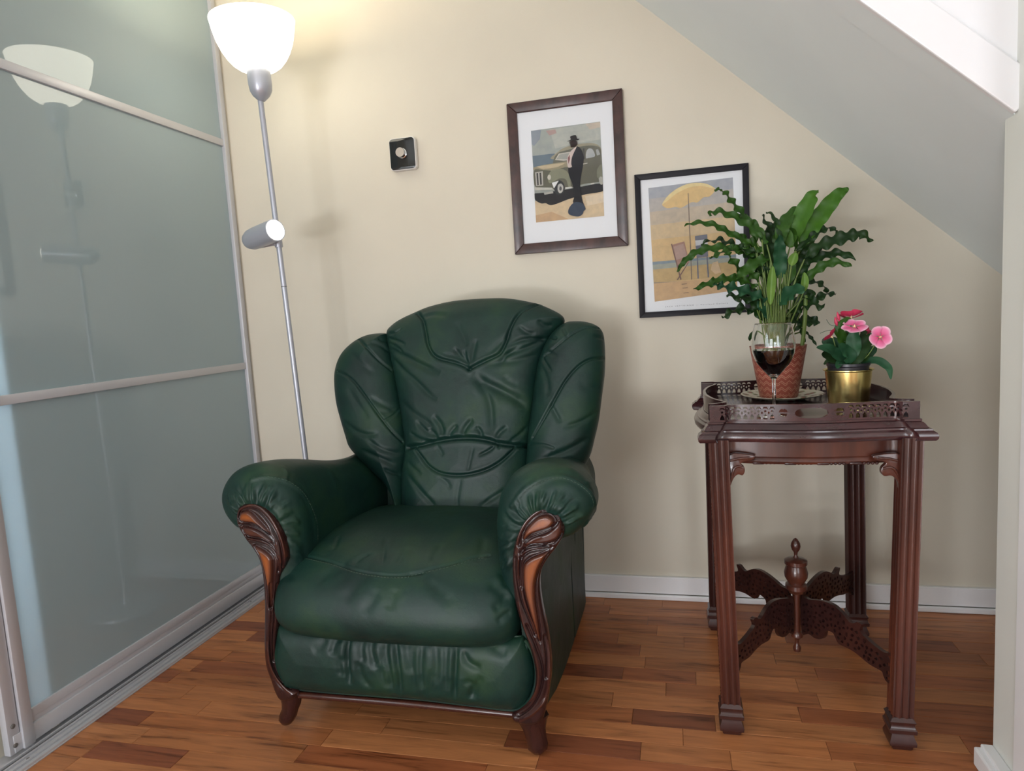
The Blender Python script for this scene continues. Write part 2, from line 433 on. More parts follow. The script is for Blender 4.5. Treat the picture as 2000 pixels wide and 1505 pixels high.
# stub wall on the right with its casing
struct('wall_right', MB().box((XR, -.885, -.02), (XR+.12, -.772, CEIL), .003), M_STUB)
struct('trim_5', MB().box((XR-.012, -1.0, 0), (XR+.12, -.884, CEIL), .005), M_WHITE)
struct('baseboard_right', MB().box((XR-.036, -.884, 0), (XR+.0, -.772, .042), .004).box((XR-.024, -.884, .04), (XR, -.774, .05), .003).box((XR-.04, -1.6, 0), (XR-.012, -.884, .03), .003), M_WHITE)
struct('wall_recess', MB().box((3.08, -.9, -.02), (3.2, 0, 1.0)).box((XR+.1, -.9, -.02), (4.2, -.86, CEIL)), M_WALL)
# left wall nearer the camera, far space behind the sliding door
struct('wall_left', MB().box((-.16, -2.35, -.02), (-.045, -1.135, CEIL)).box((-.16, -5.0, -.02), (-.045, -3.55, CEIL)).box((-.16, -3.55, -.02), (-.045, -2.35, .5)).box((-.16, -3.55, 1.8), (-.045, -2.35, CEIL)), M_WALL)
wl_ = MB()
for a, b in ((-3.55, -3.50), (-2.40, -2.35), (-2.975, -2.925)): wl_.box((-.13, a, .5), (-.09, b, 1.8))
for a, b in ((.5, .55), (1.75, 1.8)): wl_.box((-.13, -3.55, a), (-.09, -2.35, b))
struct('window_3', wl_, M_WHITE)  # unseen left window, added together with its fill light
struct('baseboard_left', MB().box((-.047, -5.0, 0), (-.030, -1.136, .075), .003), M_WHITE)
struct('wall_beyond', MB().box((-.9, -.985, -.02), (-.012, -.965, CEIL)).box((-1.0, -2.2, -.02), (-.9, .0, CEIL)), M_WALL)  # first box: unseen partition added to cut the door's daylight to a strip
struct('wall_beyond', MB().box((-.9, -2.2, -.02), (-.16, -2.1, CEIL)), M_WALL)
struct('ceiling', MB().box((-1.0, -5.0, CEIL), (4.2, .1, CEIL+.1)), M_SOFFIT)
struct('wall_far_right', MB().box((4.1, -5.0, -.02), (4.2, -.9, CEIL)), M_STUB)
# wall behind the camera with two window openings
rw = MB()
WIN = ((-.2, 1.1, .25, 1.72), (2.65, 3.65, .4, 2.0))
for x0, x1, z0, z1 in ((-1, -.2, -.02, CEIL), (1.1, 2.65, -.02, CEIL), (3.65, 4.2, -.02, CEIL), (-.2, 1.1, -.02, .25), (-.2, 1.1, 1.72, CEIL), (2.65, 3.65, -.02, .4), (2.65, 3.65, 2.0, CEIL)):
    rw.box((x0, -5.0, z0), (x1, -4.9, z1))
struct('wall_rear', rw, M_WALL)
for k, (x0, x1, z0, z1) in enumerate(WIN):
    wf = MB(); xm = (x0+x1)/2
    for a, b in ((x0, x0+.05), (x1-.05, x1), (xm-.025, xm+.025)): wf.box((a, -4.97, z0), (b, -4.92, z1))
    for a, b in ((z0, z0+.05), (z1-.05, z1)): wf.box((x0, -4.97, a), (x1, -4.92, b))
    struct('window_%d' % (k+1), wf, M_WHITE)

# sliding door of satin glass
door = empty('door_1', (0, -.55, 0), kind='structure')
RZ = [(1.712, 1.737), (.873, .898)]     # rails
D0, D1 = -.035, -1.052
def part(name, mb, m, parent, **kw): return mb.build(name, m, parent, **kw)
for z0, z1 in ((.095, RZ[1][0]+.003), (RZ[1][1]-.003, RZ[0][0]+.003), (RZ[0][1]-.003, CEIL)):
    part('glass_pane', MB().box((-.010, D1, z0), (-.004, D0, z1)), M_GLASSP, door, smooth=False, auto=None)
r1a, r1b = on_x(0, 127, 0), on_x(440, 281, 0); r2a, r2b = on_x(0, 783, 0), on_x(487, 717, 0)
part('rail', MB().box((-.012, D1, RZ[0][0]), (.004, D0, RZ[0][1]), .0015), M_ALU, door)
part('rail', MB().box((-.012, D1, RZ[1][0]), (.004, D0, RZ[1][1]), .0015), M_ALU, door)
br = MB().box((-.014, D1-.05, .016), (.006, D0+.01, .060), .0015).box((-.012, D1-.05, .060), (.0, D0, .078), .002).box((-.010, D1, .074), (.002, D0, .098), .002)
part('bottom_rail', br, M_ALU, door)
part('stile', MB().box((-.016, D0-.002, .016), (.010, D0+.016, CEIL), .002).box((-.016, D0+.018, .016), (.004, -.004, CEIL), .002), M_ALU, door)
st = MB().box((-.016, D1-.030, .014), (.012, D1, CEIL), .003).box((-.016, D1-.062, .014), (.004, D1-.032, CEIL), .002)
stile = part('stile', st, M_ALU, door)
for z in (.035, .085): part('screw', MB().lathe([(.006, 0), (.006, .002), (.004, .0035)], (.004, D1-.047, z), 14, (1, 0, 0)), M_SCREW, stile)
struct('leak_block_side', MB().box((-.06, -1.134, -.004), (-.035, -1.054, CEIL)), M_WALL)  # added filler behind the stile, stops light leaking past the door
struct('leak_block_sill', MB().box((-.06, -1.05, -.004), (-.018, -.02, .09)), M_WHITE)  # hidden block added behind the bottom rail against light leaking under it
# floor track
tr = empty('trim_6', (.04, -.6, 0), kind='structure')
tb = MB().box((-.05, -2.2, 0), (.074, -.03, .004), .001)
for x in (.012, .030, .050, .070): tb.box((x-.0022, -2.2, .003), (x+.0022, -.03, .010), .0008)
part('track', tb, M_ALU, tr)
part('track_groove', MB().box((.0155, -2.2, .0035), (.0265, -.03, .0048)), M_ALUD, tr)
for yy in (-.2, -1.10): part('screw', MB().lathe([(.004, 0), (.004, .0015), (.003, .002)], (.040, yy, .004), 14), M_SCREW, tr)

# ================================================================== ARMCHAIR
XC = .962
chair = empty('armchair', (XC, -.5, 0), 'dark green leather armchair with rolled arms and carved wooden facings on the laminate floor', 'armchair')
def leather_part(name, V, F, parent=chair, **kw): return obj(name, V, F, M_LEATHER, parent, **kw)
# --- backrest
BO = Vector((XC, -.44, .42)); BN = Vector((0, -1, .27)).normalized(); BE = Vector((1, 0, 0)); BZ = BN.cross(BE)
if BZ.z < 0: BZ = -BZ
centre_px = K1(cat2([(382,300),(420,245),(480,205),(550,172),(650,130),(780,98),(900,83),(1050,75),(1150,76),(1250,90),(1350,113),(1430,145),(1500,185),(1510,225),(1460,275),(1415,335),(1385,400),(1362,470),(1342,560),(1325,700),(1305,830),(1290,950),(1280,1100),(1270,1250),(1255,1400),(1240,1500),(1000,1540),(600,1540),(490,1500),(478,1300),(480,1180),(500,1040),(490,930),(460,720),(430,560),(402,420)], 4, True))
S = lambda pts, d=.0075, w=.0065, k='s': (K1(pts), d*.85, w*.62, k)
Wk = lambda pts, d=.005, w=.007: (K1(pts), d*.9, w*.75, 'w')
V, F = pillow(plane_pts(centre_px, BO, BN), BO, BE, BZ, BN, .050, .075, .06, 270, 280, .022, .05)
cr = [S([(575,170),(608,215),(625,290),(640,370),(672,432),(720,460),(800,480),(860,500),(905,525)], .010, .008),
      S([(905,525),(940,505),(1020,465),(1080,438),(1110,410),(1140,350),(1165,270),(1200,200),(1250,148),(1345,112)], .010, .008),
      S([(505,1028),(600,1010),(700,985),(800,970),(900,965),(1000,975),(1100,1000),(1200,1012),(1285,1018)], .016, .010),
      S([(560,1035),(600,1090),(650,1150),(720,1190),(820,1205),(920,1195),(1020,1165),(1100,1120),(1160,1070),(1200,1030)], .008, .007)]
for pts, d, w in [
    ([(400,395),(470,435),(560,480),(640,520),(720,550)], .008, .012), ([(410,450),(480,530),(560,600),(640,680),(700,720)], .006, .011),
    ([(930,545),(1010,615),(1120,670),(1230,730),(1280,785)], .011, .018), ([(910,560),(985,640),(1030,720),(1045,820),(1048,940)], .006, .014),
    ([(390,300),(430,290),(480,260)], .005, .006), ([(388,330),(440,345),(500,370)], .006, .007), ([(395,360),(450,390),(480,420)], .004, .006),
    ([(600,195),(680,175),(760,190)], .004, .010), ([(820,220),(860,300),(890,380)], .003, .012), ([(800,390),(850,440),(890,500)], .006, .010),
    ([(950,330),(930,410),(915,490)], .005, .010), ([(870,400),(885,460),(900,510)], .005, .007), ([(730,430),(820,445),(880,480)], .003, .010),
    ([(1010,440),(1100,360),(1180,300)], .003, .010), ([(1090,445),(1180,420),(1290,380),(1400,330)], .006, .010), ([(1150,380),(1240,340),(1330,335),(1420,330)], .005, .009),
    ([(1215,250),(1270,290),(1330,305)], .005, .008), ([(1340,210),(1385,245),(1440,250)], .005, .008), ([(1270,320),(1340,330),(1400,345)], .004, .006),
    ([(1000,500),(1100,480),(1200,470),(1360,430)], .004, .012), ([(1090,500),(1150,430),(1240,360)], .004, .009), ([(1130,560),(1150,600),(1220,630)], .003, .012),
    ([(460,720),(540,800),(640,870),(700,930)], .004, .012), ([(560,850),(640,930),(700,960)], .005, .009), ([(670,820),(720,880),(740,950)], .005, .010),
    ([(520,930),(590,975),(670,985)], .006, .008), ([(700,975),(680,935),(640,905)], .005, .008), ([(770,960),(790,920),(830,880)], .005, .009), ([(860,955),(880,900),(930,840)], .006, .010),
    ([(985,965),(975,925),(945,890)], .005, .008), ([(1070,975),(1100,930),(1150,890)], .005, .009), ([(1150,1000),(1220,950),(1285,890)], .005, .008),
    ([(1060,990),(1090,1010),(1095,1040)], .005, .005), ([(1075,1010),(1030,1045),(960,1080)], .005, .006), ([(930,1010),(910,1100),(890,1190)], .0025, .008),
    ([(690,1000),(715,1040),(740,1080)], .002, .008), ([(500,1190),(580,1290),(700,1420)], .004, .010),
    ([(1270,1190),(1180,1270),(1050,1350),(960,1420)], .004, .010), ([(1265,1250),(1200,1330),(1110,1430)], .005, .009), ([(850,1210),(830,1320),(820,1440)], .002, .010),
    ([(700,1200),(760,1250),(780,1300)], .002, .010), ([(510,1120),(560,1170),(600,1200)], .003, .008)]: cr.append(Wk(pts, d, w))
V = relief(V, F, cr); leather_part('back_cushion', V, F)
# wings
lw = K1(cat2([(300,302),(230,322),(160,366),(100,430),(65,510),(53,600),(65,740),(95,860),(125,960),(150,1030),(220,1110),(300,1190),(380,1270),(430,1380),(450,1480),(490,1500),(486,1300),(488,1180),(512,1040),(500,930),(470,720),(440,560),(412,420),(392,330),(385,300)], 4, True))
V, F = pillow(plane_pts(lw, BO, BN), BO, BE, BZ, BN, .062, .085, .10, 140, 230, .010, .06)
cr = [S([(200,335),(260,400),(330,470),(405,530)], .006, .006), S([(60,540),(110,560),(170,610),(240,700),(320,810),(400,910),(480,990)], .007, .006),
      S([(365,852),(420,820),(465,770)], .004, .005)]
for pts, d, w in [([(320,330),(350,345),(395,350)], .004, .006), ([(250,350),(330,370),(400,420)], .004, .009), ([(260,700),(340,745),(440,790)], .004, .010),
    ([(100,860),(180,920),(250,945),(330,935)], .005, .010), ([(120,640),(200,760),(260,840)], .003, .012), ([(300,790),(380,800),(460,770)], .003, .009),
    ([(150,420),(220,500),(300,560)], .003, .012), ([(210,1040),(300,1080),(440,1140)], .005, .010), ([(350,1160),(420,1190),(470,1195)], .005, .007),
    ([(240,960),(330,1030),(430,1060),(490,1050)], .004, .009)]: cr.append(Wk(pts, d, w))
V = relief(V, F, cr); leather_part('wing', V, F)
rw_ = K1(cat2([(1570,222),(1640,224),(1710,244),(1755,285),(1768,350),(1772,450),(1768,560),(1750,700),(1730,850),(1705,960),(1680,1060),(1640,1140),(1560,1200),(1440,1280),(1300,1400),(1240,1500),(1245,1400),(1262,1250),(1272,1100),(1282,950),(1297,830),(1315,700),(1332,560),(1355,455),(1385,380),(1425,310),(1480,255),(1530,228)], 4, True))
V, F = pillow(plane_pts(rw_, BO, BN), BO, BE, BZ, BN, .062, .085, .10, 140, 230, .010, .06)
cr = [S([(1385,440),(1470,370),(1560,300),(1650,260),(1745,265)], .006, .006), S([(1308,962),(1380,840),(1450,720),(1520,600),(1600,510),(1680,465),(1770,458)], .007, .006),
      S([(1285,1008),(1380,1010),(1440,1030)], .004, .006)]
for pts, d, w in [([(1370,450),(1400,500),(1430,545)], .005, .006), ([(1365,500),(1400,600),(1410,700)], .003, .012), ([(1420,740),(1450,800),(1490,870)], .004, .009),
    ([(1690,315),(1720,320),(1765,330)], .004, .006), ([(1500,900),(1620,860),(1735,790)], .004, .009), ([(1320,1120),(1440,1080),(1560,1030),(1680,960)], .006, .012),
    ([(1400,310),(1430,325),(1470,330)], .004, .006), ([(1380,400),(1440,430),(1470,440)], .004, .007), ([(1500,260),(1520,300),(1540,330)], .003, .006),
    ([(1290,1170),(1350,1165),(1400,1150)], .004, .007), ([(1600,600),(1660,640),(1750,640)], .002, .014)]: cr.append(Wk(pts, d, w))
V = relief(V, F, cr); leather_part('wing', V, F)
# shell behind the cushions
shell = [BO + BE*(x) + BZ*z for x, z in cat2([(-.31,-.30),(-.33,.0),(-.37,.20),(-.40,.40),(-.37,.49),(-.28,.55),(-.15,.605),(.0,.63),(.15,.61),(.28,.565),(.38,.50),(.41,.40),(.385,.20),(.345,.0),(.31,-.30)], 4)]
V, F = pillow([p - BN*.06 for p in shell], BO-BN*.06, BE, BZ, BN, .01, .02, .085, 40, 50, 0, .05); leather_part('back_shell', V, F)

# --- body: flared side panels, rear panel
YSEAM = on_x(1118, 1150, XC+.338).y
def sidex(Y, z, left=False):   # half width of the body at depth Y, height z
    f = np.clip((-Y-.55)/.33, 0, 1)**1.5
    front = np.interp(z, [.03, .12, .22, .38, .43, .50, .56], [.318, .338, .354, .346, .346, .372, .405])
    if left: front = front - .016*f
    return front*f + .338*(1-f) - .007*np.exp(-((Y-YSEAM)/.0035)**2)
for sgn in (-1, 1):
    nu, nv = 260, 26; V = []; F = []
    for side in (0, 1):
        for i in range(nu+1):
            Y = -.888 + (.888-.105)*i/nu
            for j in range(nv+1):
                z0_ = .092-.07*min(1, i/nu*4)*.5-.035*i/nu; z = z0_ + (.552-z0_)*j/nv
                x = sidex(Y, z, sgn < 0) - (.05 if side else 0) - (0.004*((i/nu-.5)*2)**8 if not side else 0)
                V.append((XC+sgn*x, Y, z))
    n1 = (nu+1)*(nv+1); g = lambda s, i, j: s*n1+i*(nv+1)+j
    for i in range(nu):
        for j in range(nv):
            a = [g(0,i,j), g(0,i+1,j), g(0,i+1,j+1), g(0,i,j+1)]; b = [g(1,i,j), g(1,i+1,j), g(1,i+1,j+1), g(1,i,j+1)]
            F.append(tuple(a if sgn > 0 else a[::-1])); F.append(tuple(b[::-1] if sgn > 0 else b))
    for i in range(nu):
        for j in (0, nv):
            q = [g(0,i,j), g(1,i,j), g(1,i+1,j), g(0,i+1,j)]; F.append(tuple(q if (j == 0) == (sgn > 0) else q[::-1]))
    for j in range(nv):
        for i in (0, nu):
            q = [g(0,i,j), g(0,i,j+1), g(1,i,j+1), g(1,i,j)]; F.append(tuple(q if (i == 0) == (sgn > 0) else q[::-1]))
    obj('side_panel', V, F, M_LEATHER, chair, auto=math.radians(40))
MB().box((XC-.29, -.86, .11), (XC+.29, -.13, .28), .01).build('seat_base', M_LEATHER, chair)
MB().prism([(XC-.33, -.105, .03), (XC+.33, -.105, .03), (XC+.345, -.105, .62), (XC-.345, -.105, .62)], (0, 1, 0), 0, .02, .004).build('rear_panel', M_LEATHER, chair)

# --- rolled arms
def arm(sgn):
    prof = cat2([(.350,.500),(.395,.512),(.440,.532),(.472,.575),(.474,.620),(.445,.662),(.400,.684),(.350,.688),(.300,.668),(.265,.625),(.248,.560),(.246,.480),(.250,.380),(.262,.300),(.330,.300),(.345,.400)], 10, True)
    prof = np.array(prof); n = len(prof); rings = []
    ys = np.linspace(-.84, -.30, 84)
    zz = lambda Y: -.085*(1-np.cos(PI*np.clip((Y+.88)/.5, 0, 1)))/2
    c = np.array([.352, .560])
    for th in np.linspace(PI/2, 0, 34)[:-1]:
        s = math.cos(th)**.62 if th < PI/2-1e-6 else .02
        Y = -.84-.072*math.sin(th)
        p = c+(prof-c)*s; p[:, 1] = np.where(prof[:, 1] < .5, np.maximum(p[:, 1], prof[:, 1]), p[:, 1]); rings.append((Y, p + np.array([0, zz(Y)])))
    for Y in ys: rings.append((Y, prof + np.array([0, zz(Y)])))
    V = []; F = []
    for Y, p in rings:
        for a, b in p: V.append((XC+sgn*(a - max(0, a-.33)*.45*float(np.clip((Y+.78)/.40, 0, 1))), Y, b))
    m = len(rings)
    for j in range(m-1):
        for i in range(n):
            q = (j*n+i, j*n+(i+1) % n, (j+1)*n+(i+1) % n, (j+1)*n+i); F.append(q if sgn > 0 else q[::-1])
    V.append((XC+sgn*c[0], rings[0][0], c[1]+zz(rings[0][0]))); k0 = len(V)-1
    V.append((XC+sgn*c[0], -.30, c[1])); k1 = k0+1
    for i in range(n):
        q = (k0, (i+1) % n, i); F.append(q if sgn > 0 else q[::-1])
        q = (k1, (m-1)*n+i, (m-1)*n+(i+1) % n); F.append(q if sgn > 0 else q[::-1])
    return V, F
M_THREAD = mat('green_thread', (.05, .085, .06), .6)
def stitches(V, F, px, parent, off=(0, 4)):
    F = [f for f in F]; bvh = BVHTree.FromPolygons([tuple(v) for v in V], F)
    P = drape([(x+off[0], y+off[1]) for x, y in px], V, F, bvh); P = [p for p in P]
    mb = MB(); q = []; acc = 0
    for a, b in zip(P[:-1], P[1:]):
        L = (b-a).length
        if L > .03: continue
        k = max(1, int(L/.001))
        for i in range(k): q.append(a.lerp(b, i/k))
    up = [p + (CAM-p).normalized()*.0007 for p in q]
    for i in range(0, len(up)-6, 8): mb.tube([up[i], up[i+2], up[i+5]], .0006, 5)
    if mb.V: mb.build('stitching', M_THREAD, parent)
def gathers(pts, c, rnd, l0, l1):
    """short radial puckers starting on the wood contour"""
    out = []; P = cat2(pts, 7)
    for i in range(0, len(P)-1):
        for _ in range(2):
            if rnd.random() < .2: continue
            f = rnd.random(); x = P[i][0]+(P[i+1][0]-P[i][0])*f; y = P[i][1]+(P[i+1][1]-P[i][1])*f
            dx, dy = x-c[0], y-c[1]; L = math.hypot(dx, dy); ln = rnd.uniform(l0, l1); a = math.atan2(dy, dx)+rnd.uniform(-.25, .35)
            mx, my = x+math.cos(a)*ln*.5+rnd.uniform(-2, 2), y+math.sin(a)*ln*.5+rnd.uniform(-2, 2)
            out.append(([(x-dx/L*5, y-dy/L*5), (mx, my), (x+math.cos(a+.15)*ln, y+math.sin(a+.15)*ln)], rnd.uniform(.0022, .0042), rnd.uniform(.0028, .0045), 'w'))
    return out
r_ = random.Random(11)
V, F = arm(-1)
cr = [(K2([(165,150),(240,135),(340,155),(420,210),(470,290),(500,380),(505,470)]), .0040, .0045, 's'), (K2([(340,155),(350,120),(330,85)]), .003, .004, 's'),
      (K2([(560,80),(600,160),(610,240)]), .002, .012, 'w'), (K2([(430,240),(600,260),(760,210)]), .0015, .02, 'w'), (K2([(800,60),(860,140),(890,220)]), .004, .012, 'w'),
      (K2([(720,330),(760,200),(840,120)]), .002, .014, 'w'), (K2([(600,380),(720,300),(850,250)]), .002, .014, 'w')]
ringL = K2([(240,135),(340,155),(420,210),(470,290),(500,380),(505,470)])
cr += gathers(K2([(95,330),(110,285),(160,262),(225,275),(290,320),(330,390),(355,470),(368,540)]), K2([(215,420)])[0], r_, 16, 42)
V = relief(V, F, cr); al = leather_part('arm', V, F); stitches(V, F, ringL, al, (3, 0))
V, F = arm(1)
cr = [(K3([(470,300),(540,215),(650,168),(740,175),(830,240),(850,320),(800,390)]), .0042, .0045, 's'), (K3([(810,195),(850,185),(890,145)]), .003, .004, 's'),
      (K3([(560,200),(640,150),(760,130)]), .003, .010, 'w'), (K3([(600,240),(700,200),(790,230)]), .002, .010, 'w'), (K3([(480,430),(450,520),(470,600)]), .003, .007, 'w')]
cr += gathers(K3([(470,560),(478,470),(505,395),(545,343),(600,310),(655,312),(697,340),(722,385)]), K3([(600,430)])[0], r_, 16, 44)
V = relief(V, F, cr); ar = leather_part('arm', V, F); stitches(V, F, K3([(540,215),(650,168),(740,175),(830,240),(850,320)]), ar, (0, 3))

# --- seat cushion
prof = np.array(cat2([(-.40,.440),(-.55,.462),(-.70,.470),(-.80,.462),(-.87,.442),(-.925,.405),(-.952,.360),(-.955,.320),(-.935,.288),(-.90,.272),(-.80,.265),(-.60,.262),(-.42,.262),(-.385,.300),(-.38,.40)], 24, True))
n = len(prof); cyz = np.array([-.67, .365]); V = []; F = []; nx = 210
for i in range(nx+1):
    u = -1+2*i/nx; u = math.sin(PI/2*u)*.35+u*.65; e = abs(u)
    s = (1-e**9)**(1/4.5) if e < 1 else .0
    s = max(s, .01); crown = .020*(1-u*u)
    p = cyz + (prof-cyz)*np.array([.35+.65*s if s > .01 else .35, s])
    for a, b in p:
        f = np.clip((-a-.80)/.12, 0, 1); w = .318 - .008*(1-f)
        V.append((XC-.012+w*u, a-.018*(1-u*u)*f, b+crown*(b-.30)/.17*(b > .30)))
for i in range(nx):
    for j in range(n):
        q = (i*n+j, i*n+(j+1) % n, (i+1)*n+(j+1) % n, (i+1)*n+j); F.append(q[::-1])
F.append(tuple(range(n))); F.append(tuple(nx*n+j for j in range(n))[::-1])
Fq = [f for f in F if len(f) == 4]
chk = vnormals(np.array([tuple(v) for v in V]), Fq)
if chk[(nx//2)*n+24*3][2] < 0: F = [f[::-1] for f in F]
F2 = [f for f in F if len(f) == 4]
cr = [(K2([(420,548),(500,565),(600,590),(700,625),(800,645),(900,655),(1000,650),(1060,640)]), .0040, .0036, 's'),
      (K3([(0,612),(100,590),(200,565),(300,535),(360,528)]), .0040, .0036, 's')]
for pts, d, w in [([(600,520),(615,470),(630,440)], .002, .006), ([(850,600),(860,520),(870,450)], .0018, .006), ([(930,600),(960,540),(990,500)], .002, .007),
    ([(700,600),(740,560),(790,540)], .0018, .007), ([(500,700),(600,620),(680,600)], .002, .014), ([(640,800),(740,680),(800,660)], .0025, .016),
    ([(740,860),(800,780),(830,720)], .0025, .014), ([(880,840),(900,780),(920,720)], .0025, .012), ([(340,600),(360,640),(390,680)], .003, .010)]: cr.append((K2(pts), d, w, 'w'))
for pts, d, w in [([(40,600),(120,680),(150,720)], .0025, .012), ([(90,640),(150,700),(190,760)], .0025, .014), ([(360,640),(420,700),(450,760)], .004, .014), ([(380,780),(430,740),(460,700)], .005, .012),
    ([(400,840),(440,800),(470,790)], .004, .008), ([(300,560),(330,500),(340,440)], .002, .010), ([(100,560),(130,500),(150,470)], .002, .007), ([(420,600),(440,640),(450,680)], .004, .010)]: cr.append((K3(pts), d, w, 'w'))
V = np.array([tuple(v) for v in V]); V = relief(V, F2, cr); sc_o = leather_part('seat_cushion', V, F)
stitches(V, F2, K2([(420,548),(500,565),(600,590),(700,625),(800,645),(900,655),(990,652)]) + K3([(0,612),(100,590),(200,565),(300,535),(360,528)]), sc_o, (0, 4))

# --- front panel under the seat, gathered, with a piped edge
FO = Vector((XC, -.888, .2)); FN = Vector((0, -1, 0)); EX = Vector((1, 0, 0)); EZ = Vector((0, 0, 1))
fp = cat2(K2([(318,900),(300,985),(291,1060),(303,1130),(338,1200),(400,1243)]) + K3([(0,1178),(120,1190),(300,1212),(480,1230),(540,1195),(570,1130),(576,1050),(558,970),(528,900)]) + [(1010, 1241), (950, 1238), (786, 1228), (620, 1219), (562, 1216)], 4, True)
V, F = pillow(plane_pts(fp, FO, FN), FO, EX, EZ, FN, .026, .045, .02, 190, 90, .020)
cr = []
for pts, d, w in [([(690,960),(668,1020),(665,1120),(682,1230)], .011, .006), ([(640,965),(600,1010),(585,1080)], .005, .009), ([(760,970),(740,1040),(750,1120)], .005, .009),
    ([(800,970),(790,1050),(820,1150)], .006, .009), ([(880,975),(870,1060),(890,1180),(910,1270)], .007, .007), ([(920,985),(925,1080),(940,1200),(945,1280)], .009, .006),
    ([(980,985),(985,1080),(1000,1180)], .004, .009), ([(720,1100),(740,1180),(790,1250)], .005, .008), ([(820,1130),(850,1190),(880,1250)], .004, .008), ([(560,980),(520,1030),(480,1050)], .003, .012),
    ([(850,1000),(850,1100),(860,1200)], .004, .008), ([(650,1080),(630,1130),(640,1190)], .004, .010)]: cr.append((K2(pts), d, w, 'w'))
for pts, d, w in [([(215,930),(210,1020),(205,1120),(208,1190)], .009, .006), ([(170,930),(165,1040),(170,1150)], .004, .008), ([(240,960),(270,1020),(330,1050)], .005, .008),
    ([(250,1100),(290,1130),(275,1190)], .005, .008), ([(120,930),(125,1030),(120,1120)], .004, .009), ([(60,930),(50,1040),(60,1150)], .005, .007), ([(20,930),(15,1050),(30,1170)], .004, .007),
    ([(330,1080),(310,1130),(290,1190)], .004, .009), ([(90,1050),(95,1110),(80,1180)], .003, .008), ([(380,930),(400,960),(450,980)], .003, .012)]: cr.append((K3(pts), d, w, 'w'))
V = relief(V, F, cr); leather_part('front_panel', V, F)
pp = [on_plane(x, y, Vector((0, -.900, 0)), FN) for x, y in cat2(K2([(322,925),(297,990),(288,1062),(300,1132),(335,1203),(400,1247)]) + K3([(0,1182),(120,1194),(300,1216),(482,1235),(545,1198),(575,1132),(581,1050),(563,970),(530,915)]), 6)]
MB().tube(pp, .0042, 8).build('piping', M_LEATHER, chair)
MB().box((XC-.30, -.90, .252), (XC+.315, -.84, .278), .006).build('seat_rim', M_LEATHER, chair)

# --- carved facings
WO = Vector((XC, -.905, .3))
def seg_mask(px, V2, soft):
    """1 inside polygon (2D), fading over soft"""
    poly = np.array(px); x, y = V2[:, 0], V2[:, 1]; ins = np.zeros(len(V2), bool)
    for (x0, y0), (x1, y1) in zip(poly, np.roll(poly, -1, 0)):
        c = ((y0 <= y) & (y < y1)) | ((y1 <= y) & (y < y0)); ins ^= c & (x < (x1-x0)*(y-y0)/((y1-y0) if y1 != y0 else 1e-9)+x0)
    d = edge_dist(x, y, [tuple(q) for q in poly]); return np.where(ins, np.clip(d/soft, 0, 1), 0), d, ins
def facing(outline, inlays, lobes, grooves, ridges):
    pts = plane_pts(outline, WO, FN)
    V, F = pillow(pts, WO, EX, EZ, FN, .016, .012, .030, 70, 300, .002, .008)
    V2 = np.stack([V[:, 0]-WO.x, V[:, 2]-WO.z], 1); front = V[:, 1] < -.905
    tone = np.full(len(V), .06)
    n_, off = FN, np.zeros(len(V))
    def to2(px): return [((p-WO).dot(EX), (p-WO).dot(EZ)) for p in [on_plane(x, y, Vector((0, -.918, 0)), FN) for x, y in px]]
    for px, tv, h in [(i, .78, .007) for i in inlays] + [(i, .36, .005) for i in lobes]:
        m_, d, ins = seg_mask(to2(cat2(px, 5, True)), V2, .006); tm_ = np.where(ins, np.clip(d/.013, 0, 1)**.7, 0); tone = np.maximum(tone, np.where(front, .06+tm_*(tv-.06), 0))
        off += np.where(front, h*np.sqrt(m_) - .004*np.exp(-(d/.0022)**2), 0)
    V = V.copy(); V[:, 1] -= off
    V = relief(V, F, [(g, .0045, .0030, 's') for g in grooves] + [(g, .0030, .0028, 'r') for g in ridges])
    for g in ridges:
        q = [on_plane(x, y, Vector((0, -.918, 0)), FN) for x, y in cat2(g, 5)]
        d = edge_dist(V2[:, 0], V2[:, 1], [(p.x-WO.x, p.z-WO.z) for p in q] + [(p.x-WO.x, p.z-WO.z) for p in q[::-1]])
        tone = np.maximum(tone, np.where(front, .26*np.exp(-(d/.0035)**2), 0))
    for g in grooves:
        q = [on_plane(x, y, Vector((0, -.918, 0)), FN) for x, y in cat2(g, 5)]; q2 = [(p.x-WO.x, p.z-WO.z) for p in q]
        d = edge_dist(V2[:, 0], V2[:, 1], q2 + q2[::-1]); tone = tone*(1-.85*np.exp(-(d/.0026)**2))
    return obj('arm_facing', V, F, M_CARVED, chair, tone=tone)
left_out = cat2(K2([(98,325),(103,385),(150,462),(200,532),(226,600),(240,720),(243,850),(241,1000),(249,1110),(275,1190),(300,1260),(330,1300),(390,1298),(415,1262),(400,1246),(345,1210),(308,1140),(292,1050),(300,960),(312,900),(318,840),(305,760),(318,660),(345,600),(360,550),(348,470),(323,398),(283,333),(228,287),(162,270),(112,285)]), 4, True)
inl = [K8([(190,300),(210,245),(270,225),(340,250),(420,330),(500,420),(555,500),(500,470),(430,410),(350,375),(260,365),(205,350)]),
       K8([(370,650),(450,680),(540,740),(590,800),(600,860),(600,960),(590,1100),(580,1250),(570,1400),(545,1400),(530,1200),(510,1050),(470,880),(430,760)])]
lob = [K8([(225,430),(300,420),(420,460),(520,530),(590,600),(560,610),(450,560),(330,540),(260,510)])]
grv = [K8([(180,400),(280,395),(400,430),(520,510),(610,620)]), K8([(250,540),(360,565),(470,590),(570,660),(630,760)]), K8([(280,600),(380,620),(500,660),(590,730),(640,840),(650,980)]),
       K8([(170,320),(200,230),(290,190),(400,230),(500,330),(600,480),(670,640),(700,800),(705,920)]), K2([(262,700),(268,850),(262,1000),(275,1110),(310,1190),(370,1245)]), K2([(300,700),(285,850),(278,1000),(285,1100)])]
